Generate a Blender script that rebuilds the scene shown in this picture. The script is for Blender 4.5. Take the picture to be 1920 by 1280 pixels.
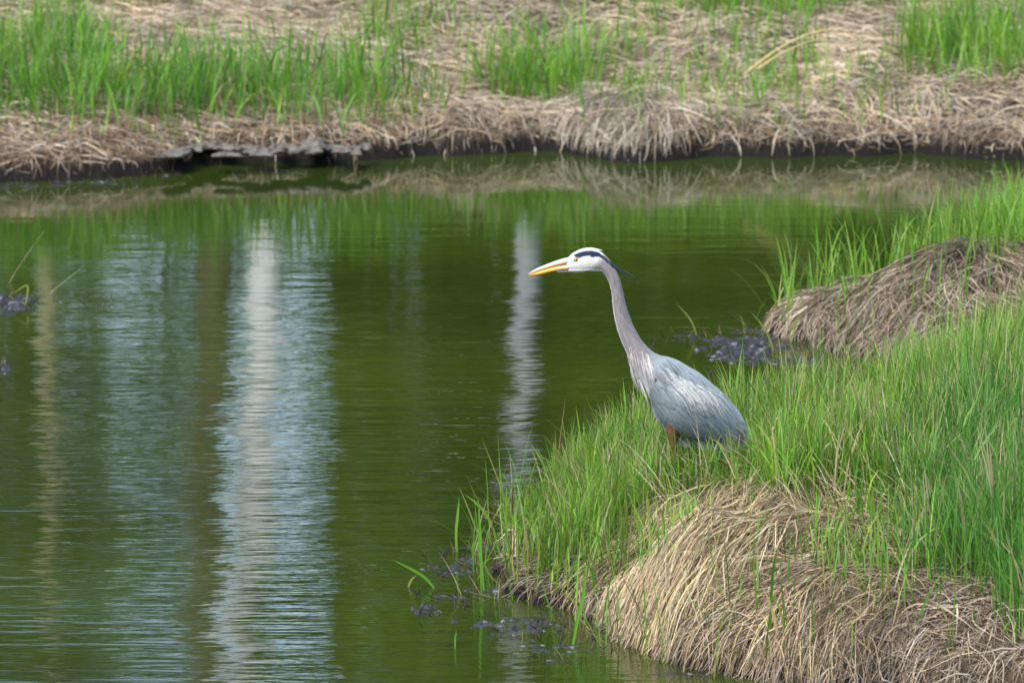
import bpy, math, random
import numpy as np
from mathutils import Vector
from mathutils.bvhtree import BVHTree

random.seed(7)
RNG = np.random.default_rng(11)
for o in list(bpy.data.objects):
    bpy.data.objects.remove(o)
scene = bpy.context.scene
COL = scene.collection

# ------------------------------------------------------------------ camera
CAM_H = 5.2
PITCH = math.radians(9.2)
LENS = 290.0
FPX = LENS / 36.0 * 1920.0          # focal length in photo pixels
cam_d = bpy.data.cameras.new('camera')
cam_d.lens = LENS
cam_d.sensor_width = 36.0
cam_d.clip_start = 0.5
cam_d.clip_end = 3000
cam_d.dof.use_dof = True
cam_d.dof.focus_distance = 27.55
cam_d.dof.aperture_fstop = 7.5
cam = bpy.data.objects.new('camera', cam_d)
COL.objects.link(cam)
cam.location = (0, 0, CAM_H)
cam.rotation_euler = (math.radians(90) - PITCH, 0, 0)
scene.camera = cam

# ------------------------------------------------------------------ sky and sun
SUN_DIR = Vector((-0.55, -0.80, 1.10)).normalized()      # towards the sun
SUN_EL = math.asin(SUN_DIR.z)
SUN_AZ = math.atan2(SUN_DIR.x, SUN_DIR.y)
world = bpy.data.worlds.new('World')
scene.world = world
world.use_nodes = True
nt = world.node_tree
nt.nodes.clear()
sky = nt.nodes.new('ShaderNodeTexSky')
sky.sky_type = 'NISHITA'
sky.sun_disc = False
sky.sun_elevation = SUN_EL
sky.sun_rotation = SUN_AZ
sky.air_density = 1.0
sky.dust_density = 0.7
sky.ozone_density = 1.0
bg = nt.nodes.new('ShaderNodeBackground')
bg.inputs['Strength'].default_value = 0.135
hs = nt.nodes.new('ShaderNodeHueSaturation')
hs.inputs['Saturation'].default_value = 0.85
wo = nt.nodes.new('ShaderNodeOutputWorld')
nt.links.new(sky.outputs[0], hs.inputs['Color'])
nt.links.new(hs.outputs[0], bg.inputs['Color'])
nt.links.new(bg.outputs[0], wo.inputs['Surface'])

sun_d = bpy.data.lights.new('sun', 'SUN')
sun_d.energy = 2.2
sun_d.angle = math.radians(32)
sun_d.color = (1.0, 0.95, 0.87)
sun = bpy.data.objects.new('sun', sun_d)
COL.objects.link(sun)
sun.location = (-10, -10, 30)
sun.rotation_euler = (-SUN_DIR).to_track_quat('-Z', 'Y').to_euler()

scene.view_settings.view_transform = 'Standard'
scene.view_settings.look = 'None'
scene.view_settings.exposure = 1.2
scene.view_settings.gamma = 1.0
scene.view_settings.use_curve_mapping = False
scene.render.engine = 'CYCLES'

# ------------------------------------------------------------------ pixel <-> world
CT, ST = math.cos(PITCH), math.sin(PITCH)

def ray(u, v):
    a = (np.asarray(u, float) - 960) / FPX
    b = (640 - np.asarray(v, float)) / FPX
    return a, CT + b * ST, -ST + b * CT

def on_z(u, v, z=0.0):
    dx, dy, dz = ray(u, v)
    t = (z - CAM_H) / dz
    return np.stack([dx * t, dy * t, np.zeros_like(t) + z], -1)

def on_y(u, v, Y):
    dx, dy, dz = ray(u, v)
    t = Y / dy
    return np.stack([dx * t, np.zeros_like(t) + Y, CAM_H + dz * t], -1)

def project(P):
    x, y, z = P[..., 0], P[..., 1], P[..., 2] - CAM_H
    d = y * CT - z * ST
    up = y * ST + z * CT
    return 960 + FPX * x / d, 640 - FPX * up / d

# ------------------------------------------------------------------ noise
_TAB = np.random.default_rng(5).random((256, 256))

def vnoise(x, y, s=1.0, seed=0):
    x = np.asarray(x, float) / s + seed * 17.31
    y = np.asarray(y, float) / s + seed * 9.77
    xi = np.floor(x).astype(int); yi = np.floor(y).astype(int)
    fx = x - xi; fy = y - yi
    fx = fx * fx * (3 - 2 * fx); fy = fy * fy * (3 - 2 * fy)
    a = _TAB[xi & 255, yi & 255]; b = _TAB[(xi + 1) & 255, yi & 255]
    c = _TAB[xi & 255, (yi + 1) & 255]; d = _TAB[(xi + 1) & 255, (yi + 1) & 255]
    return (a * (1 - fx) + b * fx) * (1 - fy) + (c * (1 - fx) + d * fx) * fy - 0.5

def smooth(a, b, x):
    t = np.clip((x - a) / (b - a), 0, 1)
    return t * t * (3 - 2 * t)

# ------------------------------------------------------------------ helpers
def srgb(r, g, b):
    f = lambda c: (c / 255 / 12.92) if c / 255 <= 0.04045 else ((c / 255 + 0.055) / 1.055) ** 2.4
    return (f(r), f(g), f(b))

def link(o, parent=None):
    COL.objects.link(o)
    if parent is not None:
        o.parent = parent
    return o

def tag(o, label=None, cat=None, group=None, kind=None):
    if label: o['label'] = label
    if cat: o['category'] = cat
    if group: o['group'] = group
    if kind: o['kind'] = kind
    return o

def empty(name, loc):
    o = bpy.data.objects.new(name, None)
    o.empty_display_size = 0.05
    COL.objects.link(o)
    o.location = loc
    return o

def np_mesh(name, V, F, mat, parent=None, col=None, smooth_shade=True, origin=None):
    """V (n,3) world coordinates, F (m,4) or (m,3) -> one mesh object"""
    V = np.asarray(V, np.float32)
    F = np.asarray(F, np.int32)
    if origin is None:
        origin = np.zeros(3) if parent is None else np.array(parent.location)
    me = bpy.data.meshes.new(name)
    n, m, k = len(V), len(F), F.shape[1]
    me.vertices.add(n)
    me.vertices.foreach_set('co', (V - np.asarray(origin, np.float32)).ravel())
    me.loops.add(m * k)
    me.loops.foreach_set('vertex_index', F.ravel())
    me.polygons.add(m)
    me.polygons.foreach_set('loop_start', np.arange(0, m * k, k, dtype=np.int32))
    me.polygons.foreach_set('loop_total', np.full(m, k, np.int32))
    me.polygons.foreach_set('use_smooth', np.full(m, smooth_shade, bool))
    if col is not None:
        at = me.attributes.new('col', 'FLOAT_COLOR', 'POINT')
        c = np.ones((n, 4), np.float32)
        c[:, :3] = col
        at.data.foreach_set('color', c.ravel())
    me.update(calc_edges=True)
    me.validate()
    o = bpy.data.objects.new(name, me)
    if mat: me.materials.append(mat)
    if parent is None:
        o.location = origin
    return link(o, parent)

def grid_faces(nr, nc, wrap=False, base=0):
    r = np.arange(nr - 1)[:, None]
    c = np.arange(nc if wrap else nc - 1)[None, :]
    c2 = (c + 1) % nc
    a = r * nc + c; b = r * nc + c2; d = (r + 1) * nc + c2; e = (r + 1) * nc + c
    return (np.stack([a, b, d, e], -1).reshape(-1, 4) + base)

def tube(path, radii, n=8):
    """path (k,3), radii (k,) -> V, F (quads), closed by collapsing ends"""
    P = np.asarray(path, float); k = len(P)
    R = np.asarray(radii, float)
    T = np.gradient(P, axis=0)
    T /= np.linalg.norm(T, axis=1, keepdims=True) + 1e-12
    up = np.array([0.13, 0.95, 0.21]); V = []
    for i in range(k):
        s = np.cross(T[i], up); s /= np.linalg.norm(s) + 1e-9
        w = np.cross(s, T[i])
        a = np.linspace(0, 2 * np.pi, n, endpoint=False)
        V.append(P[i] + R[i] * (np.cos(a)[:, None] * s + np.sin(a)[:, None] * w))
    V = [np.repeat(P[:1], n, 0)] + V + [np.repeat(P[-1:], n, 0)]
    return np.concatenate(V), grid_faces(k + 2, n, True)

def catmull(P, per=6):
    P = np.asarray(P, float)
    Q = np.vstack([2 * P[0] - P[1], P, 2 * P[-1] - P[-2]])
    out = []
    for i in range(len(P) - 1):
        p0, p1, p2, p3 = Q[i], Q[i + 1], Q[i + 2], Q[i + 3]
        for t in np.linspace(0, 1, per, endpoint=False):
            out.append(0.5 * (2 * p1 + (p2 - p0) * t + (2 * p0 - 5 * p1 + 4 * p2 - p3) * t * t + (3 * p1 - p0 - 3 * p2 + p3) * t ** 3))
    out.append(P[-1])
    return np.array(out)

# ------------------------------------------------------------------ materials
def new_mat(name):
    m = bpy.data.materials.new(name)
    m.use_nodes = True
    t = m.node_tree
    p = t.nodes['Principled BSDF']
    return m, t, p

def N(t, typ, **kw):
    n = t.nodes.new(typ)
    for k, v in kw.items():
        setattr(n, k, v)
    return n

def leaf_mat(name, rough=0.5, transl=0.35, noise_amt=0.25, noise_scale=60, spec=0.35):
    """colour from the col attribute, a little streak, light passing through"""
    m, t, p = new_mat(name)
    at = N(t, 'ShaderNodeAttribute', attribute_name='col')
    tc = N(t, 'ShaderNodeTexCoord')
    nz = N(t, 'ShaderNodeTexNoise'); nz.inputs['Scale'].default_value = noise_scale
    mp = N(t, 'ShaderNodeMapRange')
    mp.inputs['To Min'].default_value = 1 - noise_amt; mp.inputs['To Max'].default_value = 1 + noise_amt
    mul = N(t, 'ShaderNodeVectorMath', operation='SCALE')
    t.links.new(tc.outputs['Object'], nz.inputs['Vector'])
    t.links.new(nz.outputs['Fac'], mp.inputs['Value'])
    t.links.new(at.outputs['Color'], mul.inputs[0])
    t.links.new(mp.outputs['Result'], mul.inputs['Scale'])
    t.links.new(mul.outputs[0], p.inputs['Base Color'])
    p.inputs['Roughness'].default_value = rough
    p.inputs['Specular IOR Level'].default_value = spec
    if transl > 0:
        tr = N(t, 'ShaderNodeBsdfTranslucent')
        t.links.new(mul.outputs[0], tr.inputs['Color'])
        mx = N(t, 'ShaderNodeMixShader'); mx.inputs[0].default_value = transl
        t.links.new(p.outputs[0], mx.inputs[1]); t.links.new(tr.outputs[0], mx.inputs[2])
        t.links.new(mx.outputs[0], t.nodes['Material Output'].inputs['Surface'])
    return m

M_GRASS = leaf_mat('green_blades', 0.45, 0.40, 0.15, 40, 0.4)
M_STRAW = leaf_mat('dead_straw', 0.75, 0.12, 0.25, 50, 0.2)
M_LEAF = leaf_mat('tree_leaves', 0.5, 0.35, 0.2, 3, 0.3)
M_FEATHER = leaf_mat('plumage', 0.75, 0.0, 0.10, 220, 0.25)
M_HORN = leaf_mat('horn', 0.35, 0.0, 0.10, 180, 0.45)
M_LEGSKIN = leaf_mat('leg_skin', 0.6, 0.0, 0.2, 160, 0.3)

def soil_mat():
    m, t, p = new_mat('bank_soil')
    tc = N(t, 'ShaderNodeTexCoord')
    n1 = N(t, 'ShaderNodeTexNoise'); n1.inputs['Scale'].default_value = 2.2; n1.inputs['Detail'].default_value = 8
    n2 = N(t, 'ShaderNodeTexNoise'); n2.inputs['Scale'].default_value = 26; n2.inputs['Detail'].default_value = 6
    r = N(t, 'ShaderNodeValToRGB')
    r.color_ramp.elements[0].position = 0.33; r.color_ramp.elements[0].color = (0.026, 0.020, 0.014, 1)
    r.color_ramp.elements[1].position = 0.72; r.color_ramp.elements[1].color = (0.12, 0.085, 0.055, 1)
    mixf = N(t, 'ShaderNodeMath', operation='ADD')
    sc = N(t, 'ShaderNodeMath', operation='MULTIPLY'); sc.inputs[1].default_value = 0.5
    sc2 = N(t, 'ShaderNodeMath', operation='MULTIPLY'); sc2.inputs[1].default_value = 0.5
    t.links.new(tc.outputs['Object'], n1.inputs['Vector']); t.links.new(tc.outputs['Object'], n2.inputs['Vector'])
    t.links.new(n1.outputs['Fac'], sc.inputs[0]); t.links.new(n2.outputs['Fac'], sc2.inputs[0])
    t.links.new(sc.outputs[0], mixf.inputs[0]); t.links.new(sc2.outputs[0], mixf.inputs[1])
    t.links.new(mixf.outputs[0], r.inputs['Fac'])
    # wet, nearly black peat at the water line (height above the water)
    sep = N(t, 'ShaderNodeSeparateXYZ'); t.links.new(tc.outputs['Object'], sep.inputs[0])
    wet = N(t, 'ShaderNodeMapRange'); wet.inputs['From Min'].default_value = 0.05; wet.inputs['From Max'].default_value = 0.15
    p.inputs['Specular IOR Level'].default_value = 0.12
    t.links.new(sep.outputs['Z'], wet.inputs['Value'])
    mx = N(t, 'ShaderNodeMix', data_type='RGBA')
    mx.inputs['A'].default_value = (0.010, 0.008, 0.007, 1)
    t.links.new(wet.outputs[0], mx.inputs['Factor']); t.links.new(r.outputs[0], mx.inputs['B'])
    t.links.new(mx.outputs['Result'], p.inputs['Base Color'])
    rr = N(t, 'ShaderNodeMapRange'); rr.inputs['To Min'].default_value = 0.75; rr.inputs['To Max'].default_value = 0.95
    t.links.new(wet.outputs[0], rr.inputs['Value']); t.links.new(rr.outputs[0], p.inputs['Roughness'])
    b = N(t, 'ShaderNodeBump'); b.inputs['Strength'].default_value = 0.8; b.inputs['Distance'].default_value = 0.02
    t.links.new(n2.outputs['Fac'], b.inputs['Height']); t.links.new(b.outputs[0], p.inputs['Normal'])
    return m
M_SOIL = soil_mat()

def mud_mat():
    m, t, p = new_mat('wet_mud')
    tc = N(t, 'ShaderNodeTexCoord')
    n2 = N(t, 'ShaderNodeTexNoise'); n2.inputs['Scale'].default_value = 45; n2.inputs['Detail'].default_value = 5
    r = N(t, 'ShaderNodeValToRGB')
    r.color_ramp.elements[0].position = 0.35; r.color_ramp.elements[0].color = (0.012, 0.010, 0.009, 1)
    r.color_ramp.elements[1].position = 0.75; r.color_ramp.elements[1].color = (0.050, 0.036, 0.026, 1)
    t.links.new(tc.outputs['Object'], n2.inputs['Vector']); t.links.new(n2.outputs['Fac'], r.inputs['Fac'])
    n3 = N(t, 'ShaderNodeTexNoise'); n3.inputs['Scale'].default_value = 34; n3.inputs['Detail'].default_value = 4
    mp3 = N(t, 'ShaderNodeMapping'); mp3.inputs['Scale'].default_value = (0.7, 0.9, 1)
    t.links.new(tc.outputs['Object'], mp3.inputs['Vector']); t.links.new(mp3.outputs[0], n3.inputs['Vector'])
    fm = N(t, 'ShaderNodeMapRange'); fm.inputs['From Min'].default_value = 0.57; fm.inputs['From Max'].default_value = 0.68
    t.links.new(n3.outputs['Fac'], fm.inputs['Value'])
    mix = N(t, 'ShaderNodeMix', data_type='RGBA'); mix.inputs['B'].default_value = (0.20, 0.20, 0.21, 1)  # pale grey flecks mixed into the mud colour by noise
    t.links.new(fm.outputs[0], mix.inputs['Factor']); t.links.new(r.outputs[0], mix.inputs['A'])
    t.links.new(mix.outputs['Result'], p.inputs['Base Color'])
    p.inputs['Roughness'].default_value = 0.16
    p.inputs['Specular IOR Level'].default_value = 0.8
    b = N(t, 'ShaderNodeBump'); b.inputs['Strength'].default_value = 1.0; b.inputs['Distance'].default_value = 0.012
    t.links.new(n2.outputs['Fac'], b.inputs['Height']); t.links.new(b.outputs[0], p.inputs['Normal'])
    return m
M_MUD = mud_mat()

def water_mat():
    m, t, p = new_mat('pond_water')
    tc = N(t, 'ShaderNodeTexCoord')
    # murky green-brown body, varying slowly
    n0 = N(t, 'ShaderNodeTexNoise'); n0.inputs['Scale'].default_value = 0.5; n0.inputs['Detail'].default_value = 3
    t.links.new(tc.outputs['Object'], n0.inputs['Vector'])
    r = N(t, 'ShaderNodeValToRGB')
    r.color_ramp.elements[0].position = 0.35; r.color_ramp.elements[0].color = (0.022, 0.034, 0.006, 1)
    r.color_ramp.elements[1].position = 0.68; r.color_ramp.elements[1].color = (0.033, 0.052, 0.007, 1)
    t.links.new(n0.outputs['Fac'], r.inputs['Fac']); t.links.new(r.outputs[0], p.inputs['Base Color'])
    p.inputs['Roughness'].default_value = 0.025
    p.inputs['IOR'].default_value = 1.333
    # ripples: two wind-drawn trains and a fine chop
    def wave(scale, sx, detail, rot):
        mp = N(t, 'ShaderNodeMapping'); mp.inputs['Scale'].default_value = (sx, 1.0, 1.0)
        mp.inputs['Rotation'].default_value = (0, 0, rot)
        nz = N(t, 'ShaderNodeTexNoise'); nz.inputs['Scale'].default_value = scale; nz.inputs['Detail'].default_value = detail
        t.links.new(tc.outputs['Object'], mp.inputs['Vector']); t.links.new(mp.outputs[0], nz.inputs['Vector'])
        return nz.outputs['Fac']
    w1 = wave(8.0, 0.16, 2, 0.04); w2 = wave(21.0, 0.22, 3, -0.05)
    # where the breeze reaches: rippled patches, calm in the lee of the far bank
    pn = N(t, 'ShaderNodeTexNoise'); pn.inputs['Scale'].default_value = 0.9; pn.inputs['Detail'].default_value = 2
    t.links.new(tc.outputs['Object'], pn.inputs['Vector'])
    sep = N(t, 'ShaderNodeSeparateXYZ'); t.links.new(tc.outputs['Object'], sep.inputs[0])
    lee = N(t, 'ShaderNodeMapRange'); lee.inputs['From Min'].default_value = 36.5; lee.inputs['From Max'].default_value = 31.0
    lee.inputs['To Min'].default_value = 0.10; lee.inputs['To Max'].default_value = 1.0
    t.links.new(sep.outputs['Y'], lee.inputs['Value'])
    pm = N(t, 'ShaderNodeMapRange'); pm.inputs['From Min'].default_value = 0.35; pm.inputs['From Max'].default_value = 0.65
    pm.inputs['To Min'].default_value = 0.45; pm.inputs['To Max'].default_value = 1.0
    t.links.new(pn.outputs['Fac'], pm.inputs['Value'])
    amp = N(t, 'ShaderNodeMath', operation='MULTIPLY')
    t.links.new(lee.outputs[0], amp.inputs[0]); t.links.new(pm.outputs[0], amp.inputs[1])
    a2 = N(t, 'ShaderNodeMath', operation='MULTIPLY'); a2.inputs[1].default_value = 0.5
    t.links.new(w2, a2.inputs[0])
    su = N(t, 'ShaderNodeMath', operation='ADD'); t.links.new(w1, su.inputs[0]); t.links.new(a2.outputs[0], su.inputs[1])
    hh = N(t, 'ShaderNodeMath', operation='MULTIPLY'); t.links.new(su.outputs[0], hh.inputs[0]); t.links.new(amp.outputs[0], hh.inputs[1])
    b = N(t, 'ShaderNodeBump'); b.inputs['Strength'].default_value = 1.0; b.inputs['Distance'].default_value = 0.0050
    t.links.new(hh.outputs[0], b.inputs['Height']); t.links.new(b.outputs[0], p.inputs['Normal'])
    return m
M_WATER = water_mat()

def bark_mat(name, c1, c2, scale=9, stretch=3.0):
    m, t, p = new_mat(name)
    tc = N(t, 'ShaderNodeTexCoord')
    mp = N(t, 'ShaderNodeMapping'); mp.inputs['Scale'].default_value = (1, 1, stretch)
    nz = N(t, 'ShaderNodeTexNoise'); nz.inputs['Scale'].default_value = scale; nz.inputs['Detail'].default_value = 6
    r = N(t, 'ShaderNodeValToRGB')
    r.color_ramp.elements[0].position = 0.30; r.color_ramp.elements[0].color = (*c1, 1)
    r.color_ramp.elements[1].position = 0.40; r.color_ramp.elements[1].color = (*c2, 1)
    t.links.new(tc.outputs['Object'], mp.inputs['Vector']); t.links.new(mp.outputs[0], nz.inputs['Vector'])
    t.links.new(nz.outputs['Fac'], r.inputs['Fac']); t.links.new(r.outputs[0], p.inputs['Base Color'])
    p.inputs['Roughness'].default_value = 0.8
    b = N(t, 'ShaderNodeBump'); b.inputs['Strength'].default_value = 0.5; b.inputs['Distance'].default_value = 0.02
    t.links.new(nz.outputs['Fac'], b.inputs['Height']); t.links.new(b.outputs[0], p.inputs['Normal'])
    return m
M_BIRCH = bark_mat('pale_bark', (0.45, 0.44, 0.42), (0.86, 0.86, 0.86))
M_GREYB = bark_mat('grey_bark', (0.14, 0.14, 0.14), (0.36, 0.38, 0.42))
M_BROWN = bark_mat('brown_bark', (0.06, 0.045, 0.025), (0.16, 0.12, 0.07), 12, 0.4)
M_TAN = bark_mat('tan_bark', (0.13, 0.11, 0.06), (0.26, 0.23, 0.14), 12, 0.4)
M_TWIG = bark_mat('wet_twig', (0.008, 0.007, 0.007), (0.03, 0.024, 0.02), 60, 0.3)

# ------------------------------------------------------------------ the ground
near_px = [(2300, 1420), (1980, 1370), (1700, 1325), (1500, 1290), (1360, 1262), (1240, 1236), (1185, 1205), (1120, 1165),
           (1060, 1140), (985, 1130), (945, 1108), (925, 1065), (930, 1015), (975, 962), (1060, 928), (1180, 895),
           (1320, 885), (1450, 868), (1560, 842), (1660, 800), (1720, 755), (1725, 722), (1690, 698), (1645, 682), (1585, 668), (1510, 645), (1440, 622),
           (1450, 598), (1540, 575), (1660, 540), (1780, 495), (1900, 450), (2050, 405), (2300, 345)]
NEAR = on_z([p[0] for p in near_px], [p[1] for p in near_px])[:, :2]
NEAR = np.vstack([NEAR, [[14, 37], [60, 36], [60, 20], [14, 21]]])
far_px = [(-600, 365), (-200, 352), (0, 345), (100, 341), (200, 333), (290, 322), (370, 308), (480, 303), (600, 302), (700, 299),
          (780, 291), (860, 289), (950, 283), (1040, 281), (1120, 292), (1200, 303), (1260, 300), (1330, 292), (1500, 295),
          (1700, 290), (1830, 296), (1920, 299), (2100, 300), (2500, 296)]
FAR = on_z([p[0] for p in far_px], [p[1] for p in far_px])[:, :2]
FAR = np.vstack([[[-60, 36.0], [-14, 35.6]], FAR, [[14, 37.6], [500, 37.6], [500, 900], [-500, 900], [-500, 36]]])

def poly_sd(P, x, y):
    """signed distance to polygon P, positive inside"""
    best = np.full(x.shape, 1e9); inside = np.zeros(x.shape, bool)
    Q = np.roll(P, -1, 0)
    for (ax, ay), (bx, by) in zip(P, Q):
        ex, ey = bx - ax, by - ay
        t = np.clip(((x - ax) * ex + (y - ay) * ey) / (ex * ex + ey * ey + 1e-12), 0, 1)
        best = np.minimum(best, np.hypot(x - ax - t * ex, y - ay - t * ey))
        if ay != by:
            c = (ay > y) != (by > y)
            xi = ax + (y - ay) / (by - ay) * ex
            inside ^= c & (x < xi)
    return np.where(inside, best, -best)

MOUNDS = []   # x, y, sx, sy, height
def mound(u, v, z, sx, sy, h):
    p = on_z(u, v, z); MOUNDS.append((p[0], p[1], sx, sy, h))
mound(1440, 960, 0.28, 0.22, 0.30, 0.09)
mound(1640, 940, 0.28, 0.35, 0.30, 0.05)
mound(1180, 1040, 0.12, 0.20, 0.22, 0.04)
mound(1800, 540, 0.20, 0.26, 0.50, 0.15)
mound(1960, 520, 0.20, 0.35, 0.45, 0.14)
mound(1690, 600, 0.12, 0.15, 0.35, 0.09)
mound(1215, 1130, 0.05, 0.10, 0.12, -0.08)
mound(1545, 1010, 0.2, 0.09, 0.12, -0.09)
mound(1690, 1130, 0.15, 0.12, 0.15, -0.07)
mound(1320, 1060, 0.2, 0.07, 0.2, 0.04)
mound(1510, 592, 0.08, 0.16, 0.22, 0.07)
FMOUNDS = []
def fmound(u, v, z, sx, sy, h):
    p = on_z(u, v, z); FMOUNDS.append((p[0], p[1], sx, sy, h))
fmound(1150, 225, 0.15, 0.40, 0.30, 0.05)
fmound(560, 285, 0.05, 0.55, 0.20, 0.06)
fmound(880, 235, 0.12, 0.30, 0.3, 0.05)
fmound(1400, 245, 0.12, 0.45, 0.3, 0.06)
fmound(1800, 180, 0.2, 0.6, 0.4, 0.07)
fmound(1000, 40, 0.35, 0.8, 0.5, 0.10)

def height_raw(x, y):
    wob = 0.05 * vnoise(x, y, 0.25, 1) + 0.025 * vnoise(x, y, 0.08, 2)
    dn = poly_sd(NEAR, x, y) + wob
    df = poly_sd(FAR, x, y) + wob * 1.6 + 0.10 * vnoise(x, y, 0.7, 8)
    n = 0.05 * vnoise(x, y, 0.55, 3) + 0.035 * vnoise(x, y, 0.2, 4) + 0.015 * vnoise(x, y, 0.09, 6)
    A = 0.07 + 0.20 * smooth(0.05, 0.55, x) - 0.17 * smooth(29.8, 31.2, y) * (1 - 0.7 * smooth(2.0, 2.6, x)) + 0.35 * smooth(4, 30, x)
    hn = 0.015 + A * (1 - np.exp(-np.maximum(dn, 0) / (0.15 + 0.40 * smooth(27.3, 28.6, y) * (1 - smooth(30.2, 30.9, y))))) + (1.5 * n + 0.05 * vnoise(x, y, 0.16, 14)) * smooth(0, 0.25, dn)
    for mx, my, sx, sy, h in MOUNDS:
        hn = hn + h * np.exp(-((x - mx) / sx) ** 2 - ((y - my) / sy) ** 2) * smooth(0.0, 0.2, dn)
    hf = 0.05 + 0.13 * (1 - np.exp(-np.maximum(df, 0) / 0.5)) + 0.115 * np.minimum(df, 5) + 0.05 * np.clip(df - 5, 0, 60) + n * smooth(0, 0.4, df)
    hf = hf + 0.09 * vnoise(x, y, 1.1, 12) * smooth(0.3, 1.0, df)
    for mx, my, sx, sy, h in FMOUNDS:
        hf = hf + h * np.exp(-((x - mx) / sx) ** 2 - ((y - my) / sy) ** 2) * smooth(0.0, 0.15, df)
    dc = 7.5 - y + 0.8 * vnoise(x, y, 3, 7)            # the bank the camera stands on
    hc = 0.02 + 3.6 * smooth(0, 7.5, dc)
    bed = lambda d: -0.02 - np.minimum(0.5, -d * 0.6)
    h = np.where(dn > 0, hn, np.where(df > 0, hf, np.where(dc > 0, hc, bed(np.maximum(np.maximum(dn, df), dc)))))
    return h

def axis(fine0, fine1, step, out0, out1):
    f = np.arange(fine0, fine1 + 1e-6, step)
    def grow(a, b):
        r = []; s = step; c = a
        while abs(b - c) > s:
            s *= 1.25; c = c + s * np.sign(b - a); r.append(c)
        return r
    return np.array(grow(fine0, out0)[::-1] + list(f) + grow(fine1, out1))

GX = axis(-4.6, 4.6, 0.045, -450, 450)
GY = axis(24.4, 42.5, 0.045, -80, 850)
XX, YY = np.meshgrid(GX, GY)
HH = height_raw(XX, YY)

def ground_z(x, y):
    ix = np.clip(np.searchsorted(GX, x) - 1, 0, len(GX) - 2)
    iy = np.clip(np.searchsorted(GY, y) - 1, 0, len(GY) - 2)
    fx = (x - GX[ix]) / (GX[ix + 1] - GX[ix]); fy = (y - GY[iy]) / (GY[iy + 1] - GY[iy])
    return (HH[iy, ix] * (1 - fx) + HH[iy, ix + 1] * fx) * (1 - fy) + (HH[iy + 1, ix] * (1 - fx) + HH[iy + 1, ix + 1] * fx) * fy

def ground_grad(x, y, e=0.06):
    return (ground_z(x + e, y) - ground_z(x - e, y)) / (2 * e), (ground_z(x, y + e) - ground_z(x, y - e)) / (2 * e)

tag(np_mesh('ground', np.stack([XX, YY, HH], -1).reshape(-1, 3), grid_faces(len(GY), len(GX)), M_SOIL), kind='structure')

wx = np.array([-70, 70.0]); wy = np.array([0.0, 45.0])
WX, WY = np.meshgrid(wx, wy)
tag(np_mesh('water', np.stack([WX, WY, WX * 0], -1).reshape(-1, 3), grid_faces(2, 2), M_WATER), kind='structure')

# ------------------------------------------------------------------ blades and straw
def blade_mesh(base, L, w, az, lean, curl, col, K=5, tipcol=None):
    """upright blades. base (n,3); lean = sideways per length at start, curl = droop"""
    n = len(base)
    s = np.linspace(0, 1, K)[None, :]
    ang = np.clip(lean[:, None] + curl[:, None] * s ** 1.6, -3, 2.6)     # angle from vertical
    ds = 1.0 / (K - 1)
    hz = np.cumsum(np.sin(ang) * ds, 1) - np.sin(ang) * ds
    vz = np.cumsum(np.cos(ang) * ds, 1) - np.cos(ang) * ds
    dx, dy = np.cos(az), np.sin(az)
    C = np.empty((n, K, 3))
    C[..., 0] = base[:, 0:1] + dx[:, None] * hz * L[:, None]
    C[..., 1] = base[:, 1:2] + dy[:, None] * hz * L[:, None]
    C[..., 2] = base[:, 2:3] + vz * L[:, None]
    tw = az + np.pi / 2 + RNG.normal(0, 0.5, n)
    W = w[:, None] * 0.5 * np.clip((0.55 + 0.9 * s) * (1 - s ** 2.2), 0.04, 1)
    side = np.stack([np.cos(tw), np.sin(tw), np.zeros(n)], -1)[:, None, :] * W[..., None]
    V = np.stack([C - side, C + side], 2).reshape(-1, 3)
    idx = np.arange(n)[:, None] * (2 * K) + np.arange(K - 1)[None, :] * 2
    F = np.stack([idx, idx + 1, idx + 3, idx + 2], -1).reshape(-1, 4)
    cc = np.repeat(col[:, None, :], K, 1)
    if tipcol is not None:
        f = smooth(0.55, 1.0, s)[..., None]
        cc = cc * (1 - f) + tipcol[:, None, :] * f
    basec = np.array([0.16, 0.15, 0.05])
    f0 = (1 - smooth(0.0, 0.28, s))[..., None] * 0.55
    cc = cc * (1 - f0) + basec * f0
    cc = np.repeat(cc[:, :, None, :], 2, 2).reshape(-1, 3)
    return V, F, cc

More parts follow.
